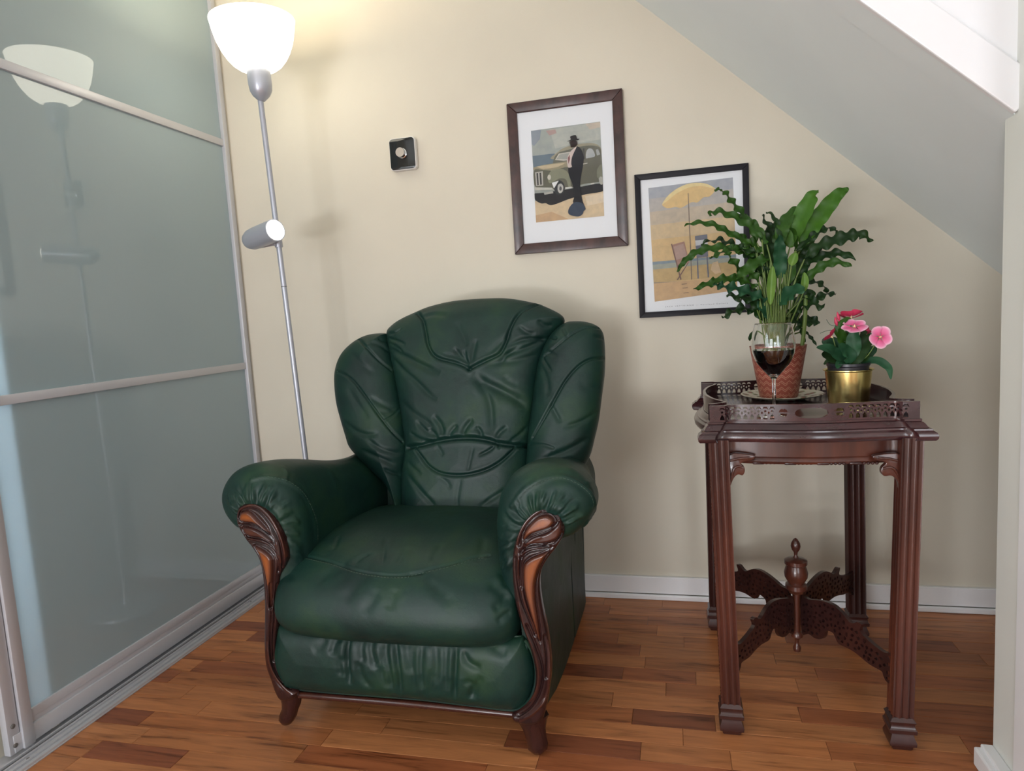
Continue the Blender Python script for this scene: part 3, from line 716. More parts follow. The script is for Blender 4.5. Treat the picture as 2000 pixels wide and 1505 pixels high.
rdg = [K8([(200,215),(300,165),(420,190),(540,300),(640,470),(700,640),(735,800)]), K8([(320,575),(430,580),(540,640),(620,760),(650,930)]), K2([(252,1000),(262,1110),(295,1190),(350,1255),(395,1275)]), K8([(530,440),(600,560),(660,720),(690,860)])]
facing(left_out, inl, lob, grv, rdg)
right_out = cat2(K3([(600,316),(650,320),(692,347),(713,388),(706,432),(680,482),(640,532),(607,590),(599,660),(611,760),(632,860),(648,960),(653,1060),(645,1130),(628,1230),(600,1290),(530,1296),(478,1276),(474,1245),(500,1236),(545,1200),(574,1140),(580,1060),(562,970),(532,880),(498,780),(480,680),(474,560),(484,470),(510,400),(550,349)]), 4, True)
inl = [K7([(228,490),(250,400),(330,300),(400,250),(480,238),(540,270),(552,320),(500,375),(400,410),(320,440),(250,500)]),
       K7([(235,760),(300,690),(400,645),(500,618),(450,700),(400,800),(370,900),(358,1000),(365,1150),(385,1300),(405,1450),(412,1560),(390,1540),(345,1400),(290,1230),(245,1050),(228,900)])]
lob = [K7([(245,555),(300,490),(400,445),(500,405),(575,340),(615,300),(640,380),(610,470),(510,525),(380,540),(300,545)])]
grv = [K7([(200,640),(250,580),(350,545),(470,550),(570,520),(640,440)]), K7([(195,690),(230,620),(320,585),(430,570),(540,580)]), K7([(200,1000),(190,820),(210,700),(290,630),(400,610),(520,600)]),
       K7([(180,560),(220,430),(290,310),(390,225),(480,205),(560,240),(590,310),(540,380)]), K7([(150,700),(160,900),(210,1150),(290,1350),(350,1500)]), K3([(540,850),(585,960),(612,1060),(600,1150),(560,1220),(500,1262)]),
       K3([(620,900),(632,1000),(628,1090)])]
rdg = [K7([(150,640),(180,480),(250,330),(360,225),(470,190),(580,230),(620,300)]), K7([(175,900),(175,760),(200,660),(300,600),(420,590)]), K7([(250,560),(330,500),(430,465)]),
       K3([(500,740),(530,860),(570,960),(592,1060),(582,1150),(540,1210),(490,1250)]), K3([(636,900),(642,1060),(625,1180),(570,1250),(510,1285)]), K7([(200,1000),(250,1200),(330,1400),(380,1520)])]
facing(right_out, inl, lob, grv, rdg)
# feet
def foot(rows, lab=None):
    V = []; F = []; n = 22
    for (x0, x1, yy) in rows:
        a = on_y(x0, yy, -.895); b = on_y(x1, yy, -.895); c = (a+b)/2; rx = (b.x-a.x)/2; z = max(c.z, 0.0)
        for i in range(n):
            t = 2*PI*i/n; V.append((c.x+rx*math.cos(t)*(1+.06*math.cos(7*t)), -.885+.8*rx*math.sin(t), z))
    m = len(rows)
    for j in range(m-1):
        for i in range(n): F.append((j*n+i, (j+1)*n+i, (j+1)*n+(i+1) % n, j*n+(i+1) % n))
    F.append(tuple(range(n))); F.append(tuple((m-1)*n+i for i in range(n))[::-1])
    o = obj('foot', V, F, M_CARVED, chair, tone=np.full(len(V), .1), auto=1.2); return o
L = K2([(300,1255),(412,1255),(308,1285),(416,1285),(318,1330),(410,1330),(318,1362),(397,1362),(305,1395),(388,1395),(301,1420),(375,1420),(312,1440),(360,1440)])
foot([(L[2*i][0], L[2*i+1][0], L[2*i][1]) for i in range(7)])
L = K3([(484,1262),(632,1262),(492,1290),(622,1290),(515,1330),(618,1330),(528,1365),(622,1365),(537,1400),(630,1400),(540,1425),(626,1425),(558,1443),(610,1443)])
foot([(L[2*i][0], L[2*i+1][0], L[2*i][1]) for i in range(7)])
for s in (-1, 1):
    MB().lathe([(.016, 0), (.02, .01), (.018, .03), (.026, .07)], (XC+s*.29, -.16, 0), 14).build('rear_foot', M_TABLED, chair)
q = [on_y(585, 1356, -.895), on_y(800, 1374, -.895), on_y(1003, 1394, -.895)]
q = [Vector((v.x, -.895, v.z)) for v in q]
V = MB().tube(cat(q, 10), .0085, 14); V.build('front_rail', M_CARVED, chair, tone=np.full(len(V.V), .22))

# ================================================================== LAMP
lt = on_y(508, 190, -.36); lbm = on_y(597, 895, -.325)
d = (lt-lbm)/(lt.z-lbm.z); foot_p = lbm - d*(lbm.z-.03)
lamp = empty('floor_lamp', (foot_p.x, foot_p.y, 0), 'tall silver floor lamp with lit white bowl shade and side spotlight behind the armchair', 'floor lamp')
MB().lathe([(.125, 0), (.13, .004), (.128, .014), (.10, .022), (.02, .030), (.016, .05)], (foot_p.x, foot_p.y, 0), 48).build('base', M_SILVER, lamp)
MB().tube([foot_p, lt], .0088, 16).build('pole', M_SILVER, lamp)
A = Vector(d).normalized()
jt = lbm + d*(on_y(556, 560, -.34).z - lbm.z)
MB().tube([jt, jt+A*.002], .0091, 16).build('pole_joint', M_ALUD, lamp)
cup0 = on_y(512, 195, -.36); cup1 = on_y(507, 137, -.36); hh = (cup1-cup0).length
MB().lathe([(.009, -.004), (.016, .002), (.026, .012), (.033, .026), (.0355, .045), (.0355, hh), (.031, hh+.004)], cup0, 32, A).build('lamp_holder', M_SILVER, lamp)
M_SHADE = bpy.data.materials.new('lit_opal_shade'); M_SHADE.use_nodes = True
b = M_SHADE.node_tree.nodes['Principled BSDF']; b.inputs['Base Color'].default_value = (.9, .88, .82, 1); b.inputs['Roughness'].default_value = .3
b.inputs['Emission Color'].default_value = (1.0, .93, .76, 1); b.inputs['Emission Strength'].default_value = 5.0
sb = cup0 + A*(hh-.006); rim = on_y(494, 42, -.36); sh = (rim-sb).dot(A)
R_ = (on_y(576, 45, -.36).x-on_y(412, 43, -.36).x)/2*.87
pf = [(.24, 0), (.34, .02), (.45, .06), (.58, .14), (.70, .26), (.80, .40), (.89, .58), (.95, .78), (1, 1)]
prf = [(r*R_, z*sh) for r, z in pf] + [(R_-.003, sh+.001)] + [(r*R_-.0035, z*sh+.003) for r, z in pf[:-1][::-1]]
MB().lathe(prf, sb, 64, A).build('lamp_shade', M_SHADE, lamp, auto=1.5)
pl = bpy.data.lights.new('lamp_bulb', 'POINT'); pl.energy = 2; pl.color = (1, .80, .52); pl.shadow_soft_size = .04
po = bpy.data.objects.new('lamp_bulb', pl); COL.objects.link(po); po.location = sb + A*(sh*.8)
# side spotlight
s0 = on_y(492, 468, -.375); s1 = on_y(538, 449, -.43)
ax = (s1-s0).normalized(); ln = (s1-s0).length
hd = MB().lathe([(.004, -.030), (.018, -.026), (.027, -.014), (.0325, .004), (.034, .03), (.034, ln), (.031, ln), (.030, ln-.008), (.002, ln-.010)], s0, 32, ax).build('spot_head', M_SILVER, lamp)
M_SPOT = bpy.data.materials.new('lit_spot_lens'); M_SPOT.use_nodes = True
b = M_SPOT.node_tree.nodes['Principled BSDF']; b.inputs['Emission Color'].default_value = (1, .95, .82, 1); b.inputs['Emission Strength'].default_value = 9
MB().lathe([(.0295, ln-.007), (.0295, ln+.001), (.024, ln+.006), (.012, ln+.009), (.002, ln+.010)], s0, 28, ax).build('spot_lens', M_SPOT, hd)
MB().lathe([(.005, -.006), (.006, .0), (.004, .004)], s0-ax*.032, 12, ax).build('knob', M_SILVER, hd)
pj = on_y(547, 474, -.345)
MB().tube([s0+ax*.015-Vector((0, 0, .028)), pj], .0055, 10).build('spot_arm', M_SILVER, lamp)
MB().lathe([(.012, -.014), (.0125, -.012), (.0125, .012), (.012, .014)], lbm+d*(pj.z-lbm.z), 20, A).build('spot_clamp', M_SILVER, lamp)

# ================================================================== THERMOSTAT
def rbox(x0, x1, z0, z1, r, y0, y1, bev=.0015):
    P = []
    for cx, cz, a0 in ((x1-r, z1-r, 0), (x0+r, z1-r, PI/2), (x0+r, z0+r, PI), (x1-r, z0+r, 3*PI/2)):
        for k in range(7): a = a0+PI/2*k/6; P.append((cx+r*math.cos(a), 0, cz+r*math.sin(a)))
    return MB().prism(P, (0, 1, 0), y0, y1, bev)
ta, tb_ = on_y(758, 271, -.026), on_y(813, 328, -.026)
x0, x1, z1, z0 = ta.x, tb_.x, ta.z-.001, tb_.z-.001
th = empty('thermostat', ((x0+x1)/2, 0, (z0+z1)/2), 'small square black and white thermostat with chrome knob on the cream wall', 'thermostat')
rbox(x0, x1, z0, z1, .012, -.024, -.0002, .003).build('housing', M_WHITEPL, th)
rbox(x0+.0025, x1-.0025, z0+.0025, z1-.0025, .011, -.026, -.022, .0008).build('front_glass', M_BLACKGL, th)
kc = Vector(((x0+x1)/2, -.026, (z0+z1)/2+.001))
MB().lathe([(.0175, 0), (.0175, .003), (.0155, .004), (.0150, .016), (.0165, .019), (.0160, .021)], kc, 32, (0, -1, 0)).build('knob', M_CHROME, th)
#PART3
# ================================================================== PICTURES
def flat_paint(name):
    m = mat(name, (.5, .5, .5), .6); n, l, b = nodes(m)
    a = n.new('ShaderNodeAttribute'); a.attribute_name = 'Tint'
    t, _ = noise_tex(m, 55, 5, .6); r = ramp(m, t.outputs[0], [(.3, (.88, .89, .91)), (.7, (1.08, 1.06, 1.02))])
    mx = n.new('ShaderNodeMix'); mx.data_type = 'RGBA'; mx.blend_type = 'MULTIPLY'; mx.inputs[0].default_value = 1
    l.new(a.outputs['Color'], mx.inputs[6]); l.new(r.outputs[0], mx.inputs[7]); l.new(mx.outputs[2], b.inputs['Base Color'])
    b.inputs['Specular IOR Level'].default_value = .2
    return m
M_PRINT = flat_paint('printed_ink')
M_MOUNT = mat('white_mount_board', (.76, .78, .80), .8)
M_FRAMEB = wood('dark_walnut_frame', (.022, .010, .009), (.075, .030, .026), .4, (1, 1, 3), 22, .1)
M_FRAMEK = mat('black_frame_paint', (.008, .007, .011), .5, 0, Specular_IOR_Level=.25)
def picture_glass():
    m = bpy.data.materials.new('picture_glass'); m.use_nodes = True; n = m.node_tree.nodes; l = m.node_tree.links
    n.remove(n['Principled BSDF']); o = n['Material Output']; tr = n.new('ShaderNodeBsdfTransparent'); g = n.new('ShaderNodeBsdfGlossy'); g.inputs['Roughness'].default_value = .01
    fr = n.new('ShaderNodeFresnel'); fr.inputs[0].default_value = 1.25; mx = n.new('ShaderNodeMixShader')
    l.new(fr.outputs[0], mx.inputs[0]); l.new(tr.outputs[0], mx.inputs[1]); l.new(g.outputs[0], mx.inputs[2]); l.new(mx.outputs[0], o.inputs[0]); return m
M_PGLASS = picture_glass()
def art(layers, conv, y, parent, lim):
    (ya, yb), (la, lb), (ra, rb) = lim
    V = []; F = []; T = []
    for k, (colr, pts) in enumerate(layers):
        if len(pts) > 6: pts = cat2(pts, 4, True)
        pts = [(min(max(x, la+(lb-la)*(q-ya)/(yb-ya)), ra+(rb-ra)*(q-ya)/(yb-ya)), q) for x, q in pts]
        w3 = [on_y(px, py, y) for px, py in conv(pts)]
        tri = tessellate_polygon([[Vector((p.x, p.z, 0)) for p in w3]]); b = len(V)
        for p in w3: V.append((p.x, y-.00012*k, p.z)); T.append(colr)
        for t in tri:
            a, b2, c = [w3[i] for i in t]
            if (b2-a).cross(c-a).y > 0: t = t[::-1]
            F.append(tuple(b+i for i in t))
    me = bpy.data.meshes.new('print'); base = wloc(parent)
    me.from_pydata([tuple(Vector(v)-base) for v in V], [], F); me.materials.append(M_PRINT)
    at = me.color_attributes.new('Tint', 'FLOAT_COLOR', 'POINT')
    for i, c in enumerate(T): at.data[i].color = (*c, 1)
    o = bpy.data.objects.new('print', me); COL.objects.link(o); o.parent = parent; return o
def framed(label, corners, fw, depth, fm, bev):
    P = [on_y(x, y, -depth) for x, y in corners]     # TL TR BL
    x0 = (P[0].x+P[2].x)/2; x1 = P[1].x; z1 = (P[0].z+P[1].z)/2; z0 = P[2].z
    root = empty('framed_picture', ((x0+x1)/2, 0, (z0+z1)/2), label, 'picture', )
    for name_, quad in (('top', [(x0,z1),(x1,z1),(x1-fw,z1-fw),(x0+fw,z1-fw)]), ('b', [(x0,z0),(x1,z0),(x1-fw,z0+fw),(x0+fw,z0+fw)]),
                        ('l', [(x0,z0),(x0,z1),(x0+fw,z1-fw),(x0+fw,z0+fw)]), ('r', [(x1,z0),(x1,z1),(x1-fw,z1-fw),(x1-fw,z0+fw)])):
        MB().prism([(a, 0, c) for a, c in quad], (0, 1, 0), -depth, -.001, bev).build('frame_bar', fm, root)
    MB().box((x0+fw-.004, -depth+.009, z0+fw-.004), (x1-fw+.004, -.004, z1-fw+.004)).build('mount', M_MOUNT, root, smooth=False)
    MB().box((x0+fw-.004, -depth+.004, z0+fw-.004), (x1-fw+.004, -depth+.0055, z1-fw+.004)).build('glass_pane', M_PGLASS, root, smooth=False)
    return root, -depth+.0088
KA = crop(980, 160, .23256); KB = crop(1250, 340, .17270)
p1, y1 = framed('brown wood framed picture of a man in a hat beside an old car', [(988,203),(1215,171),(1006,497)], .034, .020, M_FRAMEB, .003)
car = (.13, .13, .10); carl = (.30, .28, .20); dk = (.018, .020, .026)
art([((.34,.37,.34), [(243,410),(828,332),(862,1125),(287,1180)]),
     ((.42,.44,.40), [(400,400),(828,334),(835,480),(600,520),(450,560)]), ((.25,.29,.33), [(244,412),(330,400),(320,480),(270,540),(250,520)]), ((.42,.30,.27), [(370,410),(450,398),(460,430),(400,450)]),
     ((.50,.44,.36), [(700,352),(828,336),(830,380),(740,400)]), ((.40,.42,.38),[(560,420),(700,400),(760,470),(600,500)]),
     ((.13,.18,.22), [(256,622),(445,600),(450,705),(268,720)]),
     ((.60,.48,.32), [(275,1000),(855,912),(862,1125),(287,1180)]), ((.52,.36,.22), [(285,1120),(420,1090),(560,1150),(287,1180)]), ((.66,.56,.42), [(700,960),(850,930),(856,1010),(720,1040)]),
     (dk, [(272,940),(350,930),(560,900),(850,850),(856,915),(700,945),(560,985),(470,1020),(410,1035),(370,1018),(330,1020),(282,990)]),
     (carl, [(470,590),(520,555),(600,530),(700,515),(790,520),(835,560),(838,600),(430,650)]),
     (car, [(430,680),(470,600),(540,575),(640,548),(720,535),(800,540),(835,580),(850,760),(848,830),(700,855),(560,890),(430,900)]),
     ((.52,.50,.44), [(448,655),(480,602),(580,586),(590,655),(520,662)]), ((.33,.34,.31), [(458,650),(486,610),(572,595),(578,648)]),
     ((.30,.27,.18), [(270,720),(340,700),(430,685),(560,668),(575,705),(440,740),(340,745),(272,740)]), ((.50,.42,.28), [(290,712),(420,692),(540,680),(470,715),(350,735)]),
     (car, [(270,745),(350,740),(440,745),(560,720),(580,860),(440,900),(290,890)]),
     ((.24,.25,.18), [(390,790),(420,745),(480,730),(540,745),(572,800),(580,880),(560,880),(540,820),(490,810),(450,830),(400,850)]),
     ((.45,.44,.40), [(280,760),(345,750),(350,870),(290,875)]), ((.06,.06,.06), [(292,768),(306,766),(312,866),(300,868)]), ((.06,.06,.06), [(318,764),(332,762),(338,862),(324,864)]),
     ((.55,.53,.46), [(385,800),(392,782),(408,782),(415,800),(408,820),(392,820),(386,810)]),
     ((.50,.50,.45), [(275,885),(420,888),(440,905),(280,912)]), ((.42,.42,.38), [(355,930),(430,920),(435,935),(360,948)]),
     ((.04,.045,.05), [(450,930),(440,870),(470,830),(505,835),(528,870),(525,920),(495,945),(470,945)]), ((.48,.48,.45), [(470,900),(475,865),(500,855),(518,880),(512,920),(490,935),(475,920)]), ((.10,.10,.10), [(484,900),(488,880),(500,880),(505,895),(500,912),(490,912),(485,905)]),
     ((.72,.74,.74), [(422,848),(480,830),(440,895)]),
     ((.60,.60,.57), [(535,885),(590,880),(590,893),(535,900)]),
     ((.40,.42,.42), [(708,640),(712,585),(735,560),(765,570),(785,620),(760,635),(730,640)]), ((.07,.07,.07), [(685,560),(695,560),(698,650),(688,650)]), ((.34,.36,.35), [(790,570),(810,565),(828,610),(800,620)]),
     ((.20,.21,.16), [(800,800),(800,740),(820,705),(848,690),(850,800),(840,830)]), ((.40,.40,.36), [(820,850),(815,810),(830,795),(848,800),(850,860),(835,865)]),
     ((.62,.60,.54), [(745,855),(775,848),(780,858),(750,862)]), ((.50,.48,.42), [(670,690),(720,680),(722,687),(672,697)]),
     (dk, [(600,560),(640,545),(675,580),(690,640),(680,720),(668,790),(660,860),(668,940),(680,1000),(690,1040),(640,1050),(600,1010),(610,960),(595,860),(565,780),(560,700),(570,620)]),
     ((.58,.50,.46), [(550,650),(570,600),(600,565),(630,545),(610,590),(590,640),(585,690),(590,715),(560,720),(552,690)]), ((.22,.10,.10), [(556,640),(572,612),(575,650),(562,690)]),
     ((.09,.07,.07), [(568,505),(600,490),(632,500),(635,530),(610,550),(580,550),(575,530)]), ((.03,.028,.03), [(552,500),(580,486),(576,462),(600,452),(625,452),(635,478),(655,480),(640,490),(600,492),(570,500)]),
     ((.05,.065,.095), [(560,1080),(580,1040),(620,1010),(680,1020),(705,1065),(690,1085),(680,1110),(650,1130),(600,1125),(565,1110)])], KA, y1, p1, ((370, 1150), (243, 287), (828, 862)))
p2, y2 = framed('black framed picture of a yellow seaside scene behind the tall plant', [(1236,344),(1462,315),(1252,621)], .0185, .020, M_FRAMEK, .0012)
# the print is a plain generic seaside scene in the same colours
art([((.60,.44,.24), [(90,158),(1052,36),(1105,1310),(163,1442)]),
     ((.36,.38,.42), [(90,158),(1052,36),(1058,190),(96,300)]), ((.44,.42,.40), [(94,280),(1057,165),(1064,330),(102,440)]), ((.50,.43,.34), [(100,430),(1063,310),(1070,480),(108,590)]), ((.57,.45,.29), [(107,580),(1070,470),(1076,640),(115,745)]),
     ((.23,.29,.33), [(136,992),(700,945),(1090,905),(1091,935),(700,985),(138,1025)]), ((.34,.36,.31), [(138,1025),(1091,935),(1093,985),(141,1080)]), ((.50,.37,.19), [(141,1080),(1093,985),(1098,1150),(152,1225)]),
     ((.33,.27,.20), [(150,1222),(620,1205),(1096,1150),(1097,1160),(620,1222),(152,1236)]), ((.55,.38,.22), [(152,1236),(1098,1160),(1105,1310),(163,1442)]),
     ((.66,.48,.24), [(250,345),(300,270),(390,190),(520,125),(650,105),(760,120),(850,170),(790,250),(720,262),(650,320),(580,318),(470,380),(400,372),(310,385)]),
     ((.72,.60,.32), [(250,345),(300,262),(390,182),(520,116),(650,98),(760,112),(850,165),(700,135),(560,150),(420,215),(330,285)]),
     ((.20,.16,.14), [(540,215),(548,213),(590,1190),(580,1192)]),
     ((.36,.22,.18), [(360,800),(500,760),(560,1000),(420,1060)]), ((.42,.30,.26), [(380,820),(490,785),(530,930),(410,970)]), ((.20,.13,.12), [(350,790),(362,786),(470,1190),(455,1195)]), ((.20,.13,.12), [(540,1000),(552,1000),(430,1195),(415,1195)]),
     ((.17,.18,.22), [(620,700),(760,680),(770,930),(640,950)]), ((.50,.52,.54), [(625,750),(765,735),(768,790),(630,810)]), ((.17,.18,.22), [(640,950),(655,948),(665,1180),(650,1182)]), ((.17,.18,.22), [(750,935),(765,933),(780,1165),(765,1167)]),
     ((.60,.46,.30), [(820,1000),(880,985),(920,1110),(850,1130),(800,1080)]),
     ((.30,.22,.15), [(470,1240),(530,1232),(532,1242),(472,1252)]), ((.30,.22,.15), [(480,1285),(540,1278),(541,1286),(481,1293)]), ((.32,.24,.17), [(490,1340),(550,1332),(551,1340),(491,1348)])], KB, y2, p2, ((97, 1376), (90, 163), (1052, 1105)))
def text_mesh(body, p0, p1, y, height, m, parent, name='caption'):
    cu = bpy.data.curves.new('t', 'FONT'); cu.body = body; cu.size = 1; o = bpy.data.objects.new('t', cu); COL.objects.link(o)
    bpy.context.view_layer.update(); me = bpy.data.meshes.new_from_object(o.evaluated_get(bpy.context.evaluated_depsgraph_get()))
    V = np.array([tuple(v.co) for v in me.vertices]); F = [tuple(p.vertices) for p in me.polygons]; bpy.data.objects.remove(o)
    w = V[:, 0].max(); P = np.stack([p0.x+(p1.x-p0.x)*V[:, 0]/w, np.full(len(V), y), p0.z+(p1.z-p0.z)*V[:, 0]/w+V[:, 1]*height], 1)
    return obj(name, P, F, m, parent, smooth=False)
M_INK = mat('grey_ink', (.20, .21, .22), .7)
KC = crop(1250, 560, .11)
a_, b_ = [on_y(x, y, y2) for x, y in KC([(450,362),(1560,268)])]
b_.z = a_.z
text_mesh('J A C K   V E T T R I A N O   \u2014   P o r t l a n d   G a l l e r y', a_, b_, y2-.0004, .0055, M_INK, p2)

# ================================================================== SIDE TABLE
def flat_shape(outer, holes, thick, bev=0):
    """2D shape with holes, extruded; returns arrays x, y, z(thickness), faces"""
    cu = bpy.data.curves.new('c', 'CURVE'); cu.dimensions = '2D'; cu.fill_mode = 'BOTH'; cu.extrude = thick/2-bev; cu.bevel_depth = bev; cu.bevel_resolution = 1
    for pts in [outer]+holes:
        sp = cu.splines.new('POLY'); sp.points.add(len(pts)-1); sp.use_cyclic_u = True
        for i, p in enumerate(pts): sp.points[i].co = (p[0], p[1], 0, 1)
    o = bpy.data.objects.new('c', cu); COL.objects.link(o); bpy.context.view_layer.update()
    me = bpy.data.meshes.new_from_object(o.evaluated_get(bpy.context.evaluated_depsgraph_get()))
    bm = bmesh.new(); bm.from_mesh(me); bmesh.ops.remove_doubles(bm, verts=bm.verts[:], dist=1e-6); bm.verts.index_update()
    V = np.array([tuple(v.co) for v in bm.verts]); F = [tuple(v.index for v in f.verts) for f in bm.faces]; bm.free(); bpy.data.objects.remove(o); return V, F
TX, TY = 1.911, -.484
table = empty('side_table', (TX, TY, 0), 'carved dark mahogany side table with reeded legs and pierced cross stretcher', 'table')
def plan(grow=0, n=6):
    """outline of tray / top, from the front left corner"""
    hx, hy = .2195, .2475
    f = [(-hx,-hy),(-.186,-hy),(-.172,-hy+.012),(-.12,-hy+.007),(0,-hy-.006),(.12,-hy+.007),(.172,-hy+.012),(.186,-hy),(hx,-hy)]
    r = [(hx,-.214),(.183,-.196),(.184,-.175),(.205,-.12),(.2175,-.05),(.2195,0),(.2175,.05),(.205,.12),(.184,.175),(.183,.196),(hx,.214)]
    p = f+r+[(-x,-y) for x, y in f]+[(-x,-y) for x, y in r]
    return [(TX+x*(1+grow/.2195), TY+y*(1+grow/.2475)) for x, y in p], len(f), len(r)
def smooth_side(pts, n=8):
    """keep corner squares crisp, smooth the middle"""
    return pts[:1]+cat2(pts[1:-1], n)+pts[-1:]
def outline(grow):
    p, nf, nr = plan(grow); o = []; k = 0
    segs = [p[0:nf], p[nf:nf+nr], p[nf+nr:2*nf+nr], p[2*nf+nr:]]
    o += smooth_side(segs[0]); o += cat2(segs[1], 8); o += smooth_side(segs[2]); o += cat2(segs[3], 8)
    return o
def slab(levels):
    """levels: (grow, z) rings"""
    V = []; F = []; n = None
    for g, z in levels:
        o = outline(g); n = len(o); V += [(x, y, z) for x, y in o]
    m = len(levels)
    for j in range(m-1):
        for i in range(n): F.append((j*n+i, j*n+(i+1) % n, (j+1)*n+(i+1) % n, (j+1)*n+i))
    for j, fl in ((0, True), (m-1, False)):
        tri = tessellate_polygon([[Vector((V[j*n+i][0], V[j*n+i][1], 0)) for i in range(n)]])
        for t in tri:
            a, b, c = [Vector(V[j*n+i]) for i in t]
            if ((b-a).cross(c-a).z > 0) == fl: t = t[::-1]
            F.append(tuple(j*n+i for i in t))
    return V, F
V, F = slab([(.004, .706), (.020, .7065), (.0235, .711), (.0245, .717), (.022, .724), (.016, .728), (.0155, .731), (.010, .733), (.004, .742), (.001, .7445)])
obj('table_top', V, F, M_TRAY, table, auto=math.radians(35))
# aprons
def apron(pts, name='apron'):
    mb = MB(); n = len(pts)
    for i in range(n-1):
        pass
    V = []; F = []
    for k, (x, y, nx, ny) in enumerate(pts):
        for (o, z) in ((0, .708), (0, .668), (.004, .664), (.006, .658), (.003, .652), (-.012, .652), (-.012, .708)): V.append((x+nx*o, y+ny*o, z))
    for k in range(n-1):
        for i in range(7): F.append((k*7+i, (k+1)*7+i, (k+1)*7+(i+1) % 7, k*7+(i+1) % 7))
    F.append(tuple(range(7))[::-1]); F.append(tuple((n-1)*7+i for i in range(7)))
    bm = bmesh.new(); vs = [bm.verts.new(v) for v in V]
    for f in F: bm.faces.new([vs[i] for i in f])
    bmesh.ops.recalc_face_normals(bm, faces=bm.faces[:]); bm.verts.index_update()
    VV = [v.co.copy() for v in bm.verts]; FF = [[v.index for v in f.verts] for f in bm.faces]; bm.free()
    return obj(name, VV, FF, M_TABLE, table, auto=math.radians(30))
def along(pts, nrm):
    c = cat2(pts, 6); return [(x, y, nrm[0], nrm[1]) for x, y in c]
apron(along([(TX-.188, TY-.236), (TX-.165, TY-.226), (TX-.11, TY-.236), (TX, TY-.246), (TX+.11, TY-.236), (TX+.16, TY-.226), (TX+.185, TY-.236)], (0, -1)))
apron(along([(TX-.19, TY+.236), (TX, TY+.240), (TX+.19, TY+.236)], (0, 1)))
for s in (-1, 1): apron(along([(TX+s*.195, TY-.22), (TX+s*.190, TY-.15), (TX+s*.207, TY), (TX+s*.190, TY+.15), (TX+s*.195, TY+.24)], (s, 0)))
# beaded edge under the front apron
bd = MB()
def bead(c, r, L=0, ax=(1, 0, 0)):
    if L: bd.lathe([(r*.55, -L/2), (r, -L/2+r*.6), (r, L/2-r*.6), (r*.55, L/2)], c, 8, ax)
    else: bd.lathe([(r*.3, -r), (r*.85, -r*.5), (r, 0), (r*.85, r*.5), (r*.3, r)], c, 8, ax)
x = TX-.125
while x < TX+.125:
    yb = TY-.247+.011*((x-TX)/.13)**2
    bead((x+.014, yb, .6535), .0036, .026); x += .031
    for k in range(4): bead((x+k*.0085, yb, .6535), .0036)
    x += .036
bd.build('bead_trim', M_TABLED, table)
# corner brackets
KL = lambda pts: [on_y(x, y, -.735) for x, y in K4(pts)]
for pts in ([(305,652),(505,648),(502,680),(465,690),(425,702),(412,716),(436,735),(442,768),(425,800),(395,792),(370,806),(350,836),(336,872),(318,876)],
            [(1642,652),(1415,648),(1420,684),(1470,694),(1500,708),(1470,738),(1462,775),(1490,806),(1535,800),(1565,815),(1592,852),(1602,905),(1630,905)]):
    w3 = KL(cat2(pts, 3, True)); br_ = MB().prism([(p.x, 0, p.z) for p in w3], (0, 1, 0), -.737, -.722, .002).build('bracket', M_TABLE, table)
    w3b = [(p.x, 0, p.z) for p in w3]; MB().prism(w3b, (0, 1, 0), -.245, -.232, .002).build('bracket', M_TABLED, table)
    mb = MB(); c = [on_y(x, y, -.7385) for x, y in K4(cat2([(330,690),(400,675),(480,668)] if pts[0][0] < 1000 else [(1590,690),(1520,675),(1440,668)], 4))]
    mb.tube(c, .003, 8).tube([on_y(x, y, -.7385) for x, y in K4(cat2([(345,800),(360,755),(385,735),(425,740)] if pts[0][0] < 1000 else [(1590,790),(1565,755),(1530,740),(1480,750)], 4))], .003, 8).build('scroll', M_TABLE, br_)
